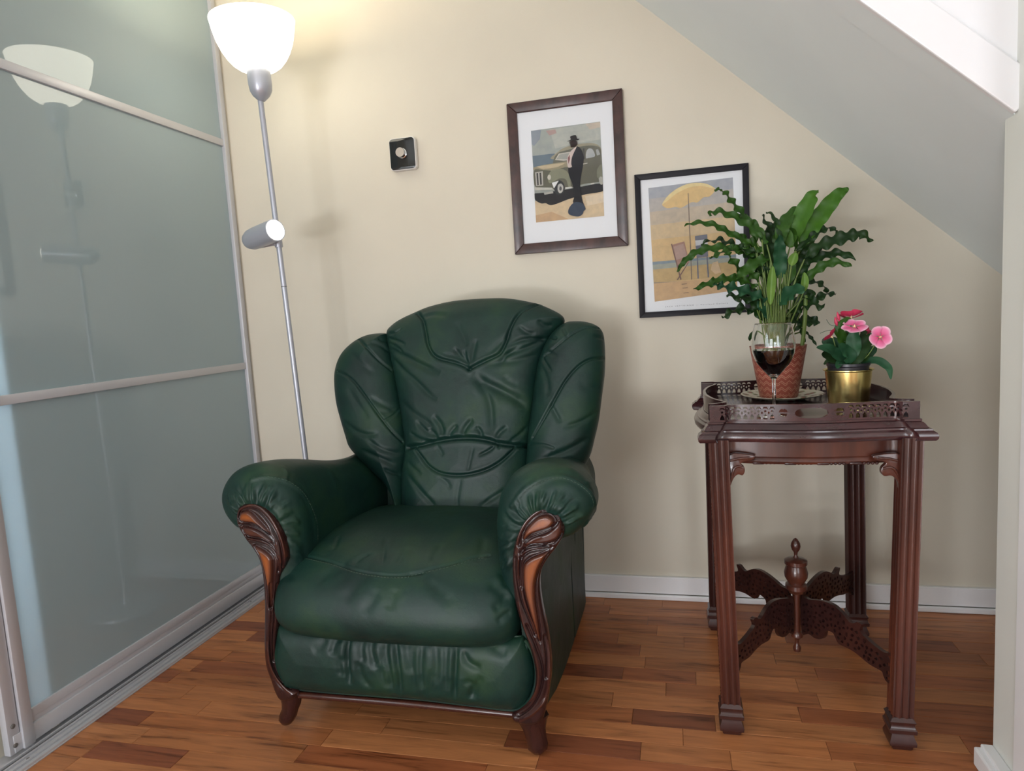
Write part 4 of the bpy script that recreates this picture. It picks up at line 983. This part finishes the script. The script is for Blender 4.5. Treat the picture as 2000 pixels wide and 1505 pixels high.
# legs
def leg(x_top, x_bot, yc, w, m, bside):
    prof = []
    n = 30
    for side in range(4):
        for i in range(n):
            t = i/n; off = .0042*(1-abs(math.cos(3*PI*t)))**.8 if .03 < t < .97 else 0
            a = (-w+2*w*t, -w+off)
            for _ in range(side): a = (-a[1], a[0])
            prof.append(a)
    V = []; F = []; N = len(prof); Z = [.712, .55, .35, .2, .1, .052]
    for z in Z:
        f = (.712-z)/.66; xc = x_top+(x_bot-x_top)*f
        for a, b in prof: V.append((xc+a, yc+b, z))
    for j in range(len(Z)-1):
        for i in range(N): F.append(((j+1)*N+i, (j+1)*N+(i+1) % N, j*N+(i+1) % N, j*N+i))
    F.append(tuple(range(N))); F.append(tuple((len(Z)-1)*N+i for i in range(N))[::-1])
    lg = obj('leg', V, F, m, table, auto=math.radians(50))
    ft = MB()
    def ring(rows):
        V = []; F = []
        for hw, z in rows: V += [(x_bot-hw, yc-hw, z), (x_bot+hw, yc-hw, z), (x_bot+hw, yc+hw, z), (x_bot-hw, yc+hw, z)]
        for j in range(len(rows)-1):
            for i in range(4): F.append((j*4+i, j*4+(i+1) % 4, (j+1)*4+(i+1) % 4, (j+1)*4+i))
        F.append((3, 2, 1, 0)); k = (len(rows)-1)*4; F.append((k, k+1, k+2, k+3)); ft.add(V, F)
    ring([(w*.80, 0), (w*.95, .004), (w*1.0, .010), (w*1.25, .014), (w*1.28, .022), (w*1.05, .036), (w*1.02, .040), (w*1.28, .044), (w*1.30, .052), (w*1.15, .056), (w*1.10, .064), (w*1.22, .070), (w*.95, .078)])
    ft.build('foot', M_TABLED, lg)
    if bside:
        mb = MB(); z = .69
        def bl(z, r, L):
            f = (.712-z)/.66; xc = x_top+(x_bot-x_top)*f
            mb.lathe([(r*.4, -L/2), (r, -L/4), (r, L/4), (r*.4, L/2)], (xc+bside*(w-.0018), yc-w+.0045, z), 6)
        while z > .10:
            for k in range(4): bl(z, .0032, .007); z -= .0078
            z -= .010; bl(z, .0026, .026); z -= .0225
        mb.build('bead_trim', m, lg)
leg(1.712, 1.7255, -.728, .0215, M_TABLE, -1); leg(2.108, 2.090, -.728, .0215, M_TABLE, 1)
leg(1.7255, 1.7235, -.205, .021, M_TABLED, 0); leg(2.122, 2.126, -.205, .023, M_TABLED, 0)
# hub, urn and pierced stretchers
hub = Vector((1.917, -.468, 0)); u = .00046; zt = .391
prof = [(2,140),(12,148),(24,170),(27,188),(22,208),(11,225),(9,245),(16,256),(45,262),(62,272),(63,292),(52,300),(58,318),(65,345),(62,372),(48,398),(44,408),(58,416),(60,440),(46,452),(40,466),(22,474),(22,700),(32,712),(33,732),(18,745),(11,760),(13,780),(23,800),(20,822),(4,832)]
MB().lathe([(r*u, -(y_-140)*u) for r, y_ in prof][::-1], hub+Vector((0, 0, zt)), 28).build('urn_finial', M_TABLE, table)
fl = Vector((1.7255, -.728, 0)); dv = (fl-hub).normalized(); pn = Vector((dv.y, -dv.x, 0))
opx = K6(cat2([(575,512),(548,512),(500,512),(458,528),(425,568),(398,618),(382,622),(368,614),(354,628),(362,662),(340,700),(308,740),(278,768),(250,772),(252,850),(256,930),(272,934),(284,900),(290,876),(330,848),(372,800),(402,774),(440,752),(452,715),(462,690),(486,686),(492,715),(505,738),(528,738),(552,716),(578,712)], 3, True))
pl2 = [((p-hub).dot(dv), p.z) for p in [on_plane(x, y, hub, pn) for x, y in opx]]
rl = (fl-hub).length; rr = random.Random(3); holes = []
mx_ = max(p[0] for p in pl2); pl2 = [(p[0]*(rl-.014)/mx_, p[1]) for p in pl2]
def inside(x, y, poly):
    c = False
    for (x0, y0), (x1, y1) in zip(poly, poly[1:]+poly[:1]):
        if (y0 <= y < y1 or y1 <= y < y0) and x < (x1-x0)*(y-y0)/(y1-y0)+x0: c = not c
    return c
X, Y = np.meshgrid(np.arange(.02, rl-.02, .0062), np.arange(.03, .27, .0065))
for cx_, cy_ in zip(X.ravel(), Y.ravel()):
    cx_ += rr.uniform(-.0032, .0032) + .006*(round(cy_/.0065) % 2); cy_ += rr.uniform(-.0028, .0028)
    if not inside(cx_, cy_, pl2) or edge_dist(np.array([cx_]), np.array([cy_]), pl2)[0] < .0085: continue
    a0 = rr.uniform(-.3, 1.8); h = []; kz = rr.uniform(.85, 1.1)
    if holes and min(math.hypot(cx_-sum(p[0] for p in q)/8, cy_-sum(p[1] for p in q)/8) for q in holes) < .0124: continue
    for k in range(8):
        t = 2*PI*k/8; ex_, ey_ = .0056*kz*math.cos(t), .0038*kz*math.sin(t)*(1+.4*math.cos(t)); h.append((cx_+ex_*math.cos(a0)-ey_*math.sin(a0), cy_+ex_*math.sin(a0)+ey_*math.cos(a0)))
    holes.append(h)
SV, SF = flat_shape(pl2, holes, .010, .0)
for lx, ly in ((1.7255, -.728), (2.090, -.728), (1.7235, -.205), (2.126, -.205)):
    e = Vector((lx, ly, 0)); dd = (e-hub); L = dd.length-.014; dd.normalize(); pn_ = Vector((dd.y, -dd.x, 0)); sc_ = L/(rl-.014)
    V = [hub + dd*(v[0]*sc_) + pn_*v[2] + Vector((0, 0, v[1])) for v in SV]
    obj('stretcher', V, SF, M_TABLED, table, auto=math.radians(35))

# ================================================================== TRAY
tray = empty('butler_tray', (TX, TY, .7445), 'dark wooden tray with pierced fretwork gallery and oval handle holes lying on the side table', 'tray')
V, F = slab([(-.001, .7448), (.0, .746), (.0, .7505), (-.002, .7515)]); obj('tray_base', V, F, M_TRAY, tray, auto=.6)
def ell(cx, cy, rx, ry, n=20): return [(cx+rx*math.cos(2*PI*k/n), cy+ry*math.sin(2*PI*k/n)) for k in range(n)]
def fret(s0, s1, z0, z1):
    out = []; p = .0150; n = max(1, round((s1-s0)/p)); p = (s1-s0)/n; h = z1-z0
    for k in range(n):
        c = s0+(k+.5)*p
        out.append([(c-.0048, z0), (c+.0048, z0), (c+.0040, z0+.24*h), (c, z0+.44*h), (c-.0040, z0+.24*h)])
        out.append([(c-.0066, z1-.26*h), (c-.0034, z1-.02*h), (c+.0034, z1-.02*h), (c+.0066, z1-.26*h), (c+.0026, z1-.15*h), (c-.0026, z1-.15*h)])
        out.append(ell(c, z0+.62*h, .0028, .0028, 8))
        if k < n-1: out.append(ell(c+p/2, z0+.50*h, .0021, .0034, 8))
    return out
def gallery(path, z0, z1, holes, th=.0065):
    P = np.array(path); L = np.concatenate([[0], np.cumsum(np.linalg.norm(np.diff(P, axis=0), axis=1))]); T_ = L[-1]
    nn = int(T_/.004); xs = np.linspace(0, T_, nn+1)
    outer = [(x, z0) for x in xs]+[(x, z1) for x in xs[::-1]]
    V, F = flat_shape(outer, holes(T_), th, 0)
    bm = bmesh.new(); vs = [bm.verts.new(v) for v in V]
    for f in F:
        try: bm.faces.new([vs[i] for i in f])
        except ValueError: pass
    for x in xs[2:-2:2]: bmesh.ops.bisect_plane(bm, geom=bm.verts[:]+bm.edges[:]+bm.faces[:], plane_co=(x+1e-5, 0, 0), plane_no=(1, 0, 0), dist=1e-7)
    bm.verts.index_update(); V = np.array([tuple(v.co) for v in bm.verts]); F = [tuple(v.index for v in f.verts) for f in bm.faces]; bm.free()
    X = np.interp(V[:, 0], L, P[:, 0]); Y = np.interp(V[:, 0], L, P[:, 1]); e = .002
    dx = np.interp(V[:, 0]+e, L, P[:, 0])-np.interp(V[:, 0]-e, L, P[:, 0]); dy = np.interp(V[:, 0]+e, L, P[:, 1])-np.interp(V[:, 0]-e, L, P[:, 1]); l = np.hypot(dx, dy); l[l == 0] = 1
    W = np.stack([X-dy/l*V[:, 2], Y+dx/l*V[:, 2], V[:, 1]], 1)
    return obj('gallery', W, F, M_TRAY, tray, auto=math.radians(35))
p, nf, nr = plan(-.004); sg = [p[0:nf], p[nf:nf+nr], p[nf+nr:2*nf+nr], p[2*nf+nr:]]
zA, zB = .7505, .7885
def fb(T_):
    c = T_/2; out = fret(.020, c-.074, zA+.0045, zB-.0045)+fret(c+.074, T_-.020, zA+.0045, zB-.0045)
    st_ = []
    for k in range(36):
        t = 2*PI*k/36; st_.append((c+.034*np.sign(math.cos(t))*abs(math.cos(t))**.7, .7685+.0115*np.sign(math.sin(t))*abs(math.sin(t))**.9))
    out.append(st_)
    for s in (-1, 1):
        for q in (-1, 1): out.append([(c+s*.058-.009, .7695+q*.0015), (c+s*.058-.007, .7695+q*.007), (c+s*.058-.002, .7695+q*.0095), (c+s*.058, .7695+q*.007), (c+s*.058+.002, .7695+q*.0095), (c+s*.058+.007, .7695+q*.007), (c+s*.058+.009, .7695+q*.0015)][::q])
    return out
gallery(smooth_side(sg[0]), zA, zB, fb); gallery(smooth_side(sg[2]), zA, zB, fb)
gallery(cat2(sg[1], 8), zA, zB, lambda T_: []); gallery(cat2(sg[3], 8), zA, zB, lambda T_: [])

# ================================================================== THINGS ON THE TRAY
ZT = .7518
# plate
pc = Vector((1.902, -.372, ZT))
M_PLATE = mat('cream_plate', (.62, .55, .44), .25); n_, l_, b_ = nodes(M_PLATE)
tc = n_.new('ShaderNodeTexCoord'); vo = n_.new('ShaderNodeTexVoronoi'); vo.inputs['Scale'].default_value = 42; l_.new(tc.outputs['Object'], vo.inputs['Vector'])
rr_ = n_.new('ShaderNodeValToRGB'); l_.new(vo.outputs['Distance'], rr_.inputs[0]); e = rr_.color_ramp.elements; e.new(.5)
for k, (p_, c_) in enumerate([(.18, (.28, .05, .05)), (.34, (.16, .22, .10)), (.46, (.62, .57, .46))]): e[k].position = p_; e[k].color = (*c_, 1)
l_.new(rr_.outputs[0], b_.inputs['Base Color'])
plate = MB().lathe([(.058, 0), (.060, .001), (.075, .004), (.099, .010), (.1045, .0125), (.106, .0138), (.105, .0145), (.099, .0128), (.075, .0072), (.062, .0042), (.002, .0038)], pc, 64)
plate = plate.build('plate', M_PLATE); tag(plate, 'cream plate with small flower pattern under the terracotta pot', 'plate')
# terracotta pot with printed chevrons
M_TERRA = mat('terracotta_glaze', (.34, .085, .055), .45); n_, l_, b_ = nodes(M_TERRA)
tc = n_.new('ShaderNodeTexCoord'); sx = n_.new('ShaderNodeSeparateXYZ'); l_.new(tc.outputs['Object'], sx.inputs[0])
def mth(op, a, b=None, c=None):
    m = n_.new('ShaderNodeMath'); m.operation = op
    for i, v in enumerate((a, b, c)):
        if v is None: continue
        if isinstance(v, (int, float)): m.inputs[i].default_value = v
        else: l_.new(v, m.inputs[i])
    return m.outputs[0]
ang = mth('ARCTAN2', sx.outputs[1], sx.outputs[0]); tri = mth('PINGPONG', mth('MULTIPLY', mth('ADD', ang, PI), 18/PI), 1.0)
hz = mth('ADD', sx.outputs[2], mth('MULTIPLY', tri, -.0085)); 
fr_ = mth('FRACT', mth('MULTIPLY', mth('ADD', hz, .2), 1/.0165))
ln1 = mth('LESS_THAN', fr_, .10); ln2 = mth('LESS_THAN', mth('ABSOLUTE', mth('SUBTRACT', fr_, .34)), .05)
nz, _ = noise_tex(M_TERRA, 90, 2); msk = mth('MULTIPLY', mth('MAXIMUM', ln1, ln2), mth('GREATER_THAN', nz.outputs[0], .36))
mx = n_.new('ShaderNodeMix'); mx.data_type = 'RGBA'; l_.new(msk, mx.inputs[0]); mx.inputs[6].default_value = (.30, .072, .048, 1); mx.inputs[7].default_value = (.56, .30, .20, 1); l_.new(mx.outputs[2], b_.inputs['Base Color'])
pot_c = Vector((1.894, -.375, ZT+.0052))
plant = empty('potted_plant', pot_c, 'tall wavy-leaved green plant in a terracotta pot with chevron pattern', 'potted plant')
MB().lathe([(.047, 0), (.049, .002), (.0725, .138), (.0735, .140), (.0700, .140), (.066, .120), (.002, .119)], pot_c, 56).build('pot', M_TERRA, plant)
MB().lathe([(.066, .118), (.050, .124), (.002, .127)], pot_c, 30).build('soil', M_SOIL, plant)
def leaf_mesh(spine, W_, wave=0, nw=6, fold=.18, side=None, taper=(.85, .75), twist=0, phase=0):
    n = len(spine); m = 6; V = []; F = []
    L = sum((spine[i+1]-spine[i]).length for i in range(n-1))
    for i, p in enumerate(spine):
        t = i/(n-1); tg = (spine[min(i+1, n-1)]-spine[max(i-1, 0)]).normalized()
        ref = side or Vector((0, -.75, .65)); ac = tg.cross(ref)
        if ac.length < .05: ac = tg.cross(Vector((.3, -.9, .3)))
        ac.normalize(); nn = ac.cross(tg).normalized()
        if twist: q = Matrix.Rotation(twist*t, 3, tg); ac = q @ ac; nn = q @ nn
        w = W_*math.sin(PI*t**taper[0])**taper[1] if 0 < t < 1 else .0004
        for k in range(m+1):
            s = -1+2*k/m
            ph = 2*PI*nw*t+phase+(0 if s > 0 else 1.3)
            wv = .75*wave*W_*math.sin(ph)*abs(s)**2; wl = w*(1+.30*wave*math.cos(ph)*(abs(s) > .6))
            V.append(p + ac*s*wl*.5 + nn*(wv + fold*w*abs(s)*.5))
    for i in range(n-1):
        for k in range(m): F.append((i*(m+1)+k, i*(m+1)+k+1, (i+1)*(m+1)+k+1, (i+1)*(m+1)+k))
    return V, F
PXM = 1300/1.95     # pixels per metre at the plant
def leaves(specs, conv, parent, root, scale, base_px, stemr, seed, yroot, petiole=True, stem_m=M_STEM):
    r = random.Random(seed)
    for pts, w, dy, wave, mi in specs:
        q = conv(pts); n = len(q); ys = yroot + r.uniform(-.025, .025); P = []
        for i, (x, y) in enumerate(q): P.append(on_y(x, y, ys + dy*((i+.3)/(n-.7))**1.3))
        sp = cat(P, max(5, int(64/(n-1)))); W_ = w*scale/PXM
        V, F = leaf_mesh(sp, W_, wave, max(3, round(sum((sp[i+1]-sp[i]).length for i in range(len(sp)-1))/.031)), .22, None, (.80, .62), r.uniform(-.5, .5), r.uniform(0, 6))
        lo = obj('leaf', V, F, M_LEAF[mi], parent)
        if petiole:
            b = root + Vector((r.uniform(-.026, .026), r.uniform(-.02, .02), 0)); mid = b.lerp(P[0], .55) + Vector((r.uniform(-.008, .008), 0, .012))
            MB().tube(cat([b, mid, P[0]], 6), [stemr]*12+[stemr*.7], 6).build('stem', stem_m, lo)
LS = [([(560,420),(520,320),(455,230),(400,165),(355,110),(300,92)], 48, -.05, .35, 1), ([(590,400),(520,330),(440,275),(350,235),(285,235),(268,258)], 50, .01, .35, 1),
 ([(545,440),(470,400),(370,350),(290,310),(190,298),(115,315)], 42, -.03, .3, 1), ([(560,480),(470,460),(390,425),(310,405),(215,428)], 52, .05, .4, 0),
 ([(560,500),(450,470),(330,450),(200,475),(110,540),(72,600)], 50, -.04, .35, 1), ([(610,500),(540,480),(440,465),(350,478),(270,520)], 60, -.08, .3, 1),
 ([(570,660),(520,610),(450,580),(400,520),(372,480)], 62, -.02, .4, 1), ([(560,690),(460,650),(360,645),(270,670),(168,705)], 58, -.07, .35, 1),
 ([(620,770),(540,740),(440,705),(350,690),(290,675)], 72, -.04, .35, 3), ([(580,770),(500,760),(430,750),(372,738)], 50, .02, .4, 0),
 ([(545,845),(480,825),(410,845),(345,880)], 58, -.02, .45, 0), ([(620,430),(560,340),(500,280),(420,235)], 50, .06, .35, 1),
 ([(650,560),(655,440),(640,350),(590,250)], 55, .03, .3, 0), ([(705,420),(690,330),(660,260),(615,230)], 30, .04, .35, 0),
 ([(700,430),(715,340),(755,260),(818,192)], 75, .04, .12, 1), ([(760,450),(790,350),(850,230),(905,130),(938,112)], 98, -.02, .07, 2),
 ([(830,440),(880,350),(960,240),(1050,130),(1120,90)], 92, .02, .12, 2), ([(800,470),(880,400),(950,350),(1000,330),(1052,358)], 44, .03, .4, 0),
 ([(850,520),(930,450),(1030,410),(1130,380),(1200,370),(1265,412)], 72, .0, .35, 0), ([(840,570),(920,520),(1010,492),(1090,490),(1165,525)], 56, -.05, .35, 0),
 ([(850,660),(910,600),(980,555),(1060,540),(1140,566)], 54, -.02, .3, 1), ([(870,658),(925,665),(970,690),(988,735)], 38, .04, .4, 0),
 ([(850,800),(920,770),(980,735),(1040,738)], 44, .03, .4, 0), ([(760,850),(830,800),(900,795),(970,818)], 85, -.03, .35, 0), ([(810,930),(860,905),(905,900),(948,905)], 64, .02, .3, 0),
 ([(640,660),(590,590),(530,520),(470,470)], 90, .03, .2, 0), ([(650,650),(650,540),(630,450),(600,350)], 95, .02, .15, 0), ([(700,640),(700,540),(695,450),(700,370)], 75, -.04, .12, 3),
 ([(770,680),(810,600),(850,520),(910,420)], 85, .03, .25, 0), ([(750,740),(790,680),(830,620),(860,550)], 80, -.02, .2, 3), ([(690,790),(740,750),(800,720),(850,712)], 105, -.06, .12, 3),
 ([(620,900),(590,840),(560,770),(520,690)], 95, .0, .25, 0), ([(680,500),(700,420),(720,340),(700,290)], 85, .03, .2, 1), ([(795,460),(790,420),(780,370),(775,330)], 80, -.06, .05, 1),
 ([(600,480),(530,430),(470,400),(420,350)], 60, .02, .35, 1), ([(640,520),(560,540),(480,600),(430,640)], 70, -.04, .3, 1), ([(800,640),(830,560),(880,500),(960,450)], 70, .04, .3, 0),
 ([(840,760),(870,720),(890,760),(930,800)], 55, .01, .4, 0), ([(700,880),(760,870),(830,900),(900,870)], 80, .02, .35, 0), ([(660,450),(640,400),(640,350),(660,300)], 70, .05, .25, 0),
 ([(760,560),(820,500),(870,440),(900,390)], 70, .05, .2, 1), ([(600,600),(560,560),(540,500),(560,440)], 75, .05, .25, 0), ([(560,830),(540,780),(480,760),(440,780)], 65, .05, .3, 0),
 ([(850,960),(880,990),(905,1020),(925,1050)], 18, .0, .5, 0), ([(545,960),(530,980),(518,1000),(515,1020)], 26, .02, .1, 0), ([(640,880),(610,820),(600,760),(590,700)], 80, .05, .2, 3),
 ([(790,960),(820,940),(845,990),(850,1030)], 26, .02, .3, 0), ([(720,700),(760,620),(770,540),(800,480)], 60, .0, .15, 1), ([(600,760),(620,700),(640,640),(600,560)], 60, -.03, .15, 0)]
leaves(LS, K5, plant, pot_c+Vector((-.005, 0, .118)), .3190, None, .0021, 5, -.385)
for pts, w in (([(640,800),(645,700),(650,620),(655,560)], 46), ([(845,720),(850,660),(848,600)], 40), ([(770,560),(785,520),(800,480)], 50)):
    P = [on_y(x, y, -.42) for x, y in K5(pts)]; V, F = leaf_mesh(cat(P, 10), w*.319/PXM, 0, 3, .9); lo = obj('young_leaf', V, F, M_SPATHE, plant)
    MB().tube([pot_c+Vector((0, 0, .118)), P[0]], .0022, 6).build('stem', M_STEM, lo)
st_ = [on_y(x, y, -.40) for x, y in K5([(832,1075),(845,980),(855,860),(858,740)])]
MB().tube(cat(st_, 5), .0052, 8).build('thick_stem', M_STEM, plant)
mb = MB()
for k in range(12):
    a = K5([(628+k*9, 900)])[0]; t_ = K5([(590+k*15, 560+30*math.sin(k*2.1))])[0]
    mb = MB().tube(cat([pot_c+Vector((-.02+k*.003, -.03, .118)), on_y(a[0], a[1], -.41), on_y(t_[0], t_[1], -.40)], 8), .0014, 6); mb.build('stalk', M_STEM, plant)

# brass pot with pink flowers
gx = on_z(1657, 800, ZT); gy = -.60; gc = on_y(1657, 795, gy); gc = Vector((gc.x, gy, ZT))
M_BRASS = mat('brushed_brass', (.74, .62, .25), .27, 1.0); t_, _ = noise_tex(M_BRASS, 40, 3, .5, (1, 1, 30)); bump(M_BRASS, t_.outputs[0], .05, .0005)
fl_ = empty('flower_pot', gc, 'small pink flowering plant in a brass pot', 'potted plant')
gtop = on_y(1657, 721, gy).z - ZT; rt = (on_y(1705, 724, gy).x-on_y(1611, 722, gy).x)/2
MB().lathe([(rt*.78, 0), (rt*.80, .002), (rt*.97, gtop-.003), (rt*1.05, gtop), (rt*1.05, gtop+.0012), (rt*.95, gtop-.001), (rt*.90, gtop*.7), (.002, gtop*.65)], gc, 56).build('brass_pot', M_BRASS, fl_)
M_BLK = mat('black_plastic', (.012, .012, .018), .35)
MB().lathe([(rt*.70, .01), (rt*.86, gtop+.008), (rt*.90, gtop+.010), (rt*.90, gtop+.016), (rt*.84, gtop+.016), (rt*.80, gtop+.010), (.002, gtop+.010)], gc, 40).build('nursery_pot', M_BLK, fl_)
FS = [([(720,820),(620,760),(480,680),(380,620),(235,610)], 150, -.03, .05, 3), ([(680,830),(600,700),(560,600),(400,520),(310,545)], 150, .02, .04, 3), ([(700,830),(600,790),(480,740),(350,720),(310,700)], 170, -.02, .05, 0),
 ([(700,830),(620,800),(560,820),(515,885)], 120, -.05, .05, 3), ([(700,820),(660,700),(600,640),(540,560)], 170, -.03, .05, 3), ([(720,820),(780,720),(850,600),(960,480),(1000,450)], 170, -.01, .05, 0),
 ([(720,820),(820,760),(940,680),(1030,590)], 170, .02, .05, 3), ([(740,830),(800,790),(870,740),(900,650)], 150, -.04, .05, 0), ([(730,740),(730,600),(740,460),(765,345)], 150, -.01, .05, 3),
 ([(760,830),(900,790),(1050,780),(1170,850),(1215,910),(1232,1030)], 90, -.03, .04, 3), ([(560,500),(520,400),(560,300),(640,230),(700,215)], 80, -.01, .05, 1), ([(640,640),(590,520),(560,420),(530,350)], 110, -.02, .05, 1), ([(680,680),(700,540),(660,420),(650,390)], 90, .02, .05, 1),
 ([(700,820),(560,800),(430,790),(330,820)], 120, .03, .05, 0), ([(820,520),(860,430),(900,340),(930,320)], 60, .03, .05, 0)]
leaves(FS, KF, fl_, gc+Vector((0, 0, gtop+.012)), .14618, None, .0012, 9, gy, True, M_LEAF[1])
def thin(pts, r=.0006):
    MB().tube(cat([on_y(x, y, gy) for x, y in KF(pts)], 6), r, 5).build('tendril', M_LEAF[3], fl_)
thin([(500,385),(400,375),(285,415)]); thin([(500,320),(420,300),(370,230)])
M_PINK = mat('pink_petal', (.8, .2, .4), .5); n_, l_, b_ = nodes(M_PINK)
at_ = n_.new('ShaderNodeAttribute'); at_.attribute_name = 'Tone'; rr_ = n_.new('ShaderNodeValToRGB'); l_.new(at_.outputs['Fac'], rr_.inputs[0]); e = rr_.color_ramp.elements; e.new(.5); e.new(.8)
for k, (p_, c_) in enumerate([(0, (.45, .02, .08)), (.35, (.66, .10, .24)), (.75, (.76, .20, .38)), (1.0, (.80, .50, .60))]): e[k].position = p_; e[k].color = (*c_, 1)
l_.new(rr_.outputs[0], b_.inputs['Base Color'])
M_YEL = mat('flower_centre', (.85, .62, .35), .5)
def flower(c, nrm, R, petals, m=M_PINK, squash=1.0, cup=.25):
    nrm = Vector(nrm).normalized(); a = nrm.cross(Vector((0, 0, 1))).normalized(); b = nrm.cross(a).normalized()
    head = MB().lathe([(.001, -.006), (.0022, -.003), (.0025, 0), (.0012, .004), (.0004, .005)], c+nrm*.002, 8, nrm).build('flower_head', M_YEL, fl_)
    for k in range(petals):
        t0 = 2*PI*k/petals+.3; V = []; F = []; T = []; nr, na = 7, 8
        for i in range(nr+1):
            r_ = i/nr
            for j in range(na+1):
                s = -1+2*j/na; wd = .78*math.sin(PI*min(1, r_*.62+.06)); th = t0+s*wd*.95
                rad = R*r_*(1-.13*s*s*r_); z = R*(cup*r_*r_ + .06*math.sin(3*s+k)*r_)+.0006*k
                V.append(c + a*math.cos(th)*rad + b*math.sin(th)*rad*squash + nrm*z); T.append(min(1, r_**1.2*(1+.1*abs(s))))
        for i in range(nr):
            for j in range(na): F.append((i*(na+1)+j, i*(na+1)+j+1, (i+1)*(na+1)+j+1, (i+1)*(na+1)+j))
        obj('petal', V, F, m, head, tone=T)
    MB().tube(cat([gc+Vector((0, 0, gtop+.02)), gc.lerp(c, .55)+Vector((0, 0, .03)), c-nrm*.004], 6), .0011, 6).build('flower_stem', M_STEM, head)
fc = lambda x, y, Y: on_y(*KF([(x, y)])[0], Y)
flower(fc(1085, 465, -.64), (.25, -.95, .10), .0265, 5, cup=.10)
flower(fc(745, 330, -.62), (-.05, -.55, .85), .029, 5, squash=.9, cup=.05)
flower(fc(700, 205, -.585), (.0, .35, .9), .029, 5, M_PETALD, .8, .3)
flower(fc(440, 460, -.60), (-.7, .2, .7), .024, 5, M_PETALD, .9, .3)
flower(fc(850, 400, -.575), (.5, .4, .7), .020, 5, M_PETALD, .8, .3)
for x, y in ((500, 265), (530, 200)):
    c = fc(x, y, -.60); MB().lathe([(.0005, -.010), (.0035, -.004), (.0042, 0), (.003, .006), (.0006, .013)], c, 10, (-.2, 0, 1)).build('bud', M_PETALD, fl_)

# glass of red wine
M_GLASS = bpy.data.materials.new('clear_glass'); M_GLASS.use_nodes = True; n_ = M_GLASS.node_tree.nodes; l_ = M_GLASS.node_tree.links
b_ = n_['Principled BSDF']; b_.inputs['Transmission Weight'].default_value = 1; b_.inputs['Roughness'].default_value = 0; b_.inputs['IOR'].default_value = 1.45; b_.inputs['Base Color'].default_value = (.97, .98, .98, 1)
M_WINE = mat('red_wine', (.003, .0004, .0008), .03)
wy = -.665; wc = on_y(1512, 780, wy); wc = Vector((wc.x, wy, ZT))
zb = on_y(1512, 736, wy).z-ZT; zl = on_y(1512, 682, wy).z-ZT; zr = on_y(1513, 631, wy).z-ZT; rm = (on_y(1555, 684, wy).x-on_y(1469, 684, wy).x)/2; rr0 = (on_y(1549, 632, wy).x-on_y(1477, 632, wy).x)/2
wg = empty('wine_glass', wc, 'stemmed wine glass half filled with dark red wine at the front of the tray', 'wine glass')
hb = zr-zb
bowl = [(.004, zb-.001), (.012, zb+.004), (.026, zb+.16*hb), (.037, zb+.28*hb), (.0445, zb+.42*hb), (rm, zb+.56*hb), (rm*.985, zb+.70*hb), (rm*.93, zb+.85*hb), (rr0, zr)]
bc = cat2(bowl, 5)
outer = [(.0345, 0), (.035, .0008), (.030, .0022), (.015, .0045), (.0062, .008), (.0042, .014), (.0038, .035), (.0038, zb-.015), (.0045, zb-.006)]+[(r, z) for r, z in bc if z > zb+.001]
inner = [(max(r-.0011, .0006), z+.0006) for r, z in bc if z > zb+.006][::-1]
MB().lathe(outer+[(rr0-.0005, zr+.0006)]+inner+[(.0005, zb+.006)], wc, 64).build('glass', M_GLASS, wg, auto=1.5)
wi = [(max(r-.0014, .0006), z+.0008) for r, z in bc if zb+.006 < z < zl]; rl_ = wi[-1][0]
MB().lathe([(.0006, zb+.0068)]+wi+[(rl_, zl), (.001, zl)], wc, 64).build('wine', M_WINE, wg)
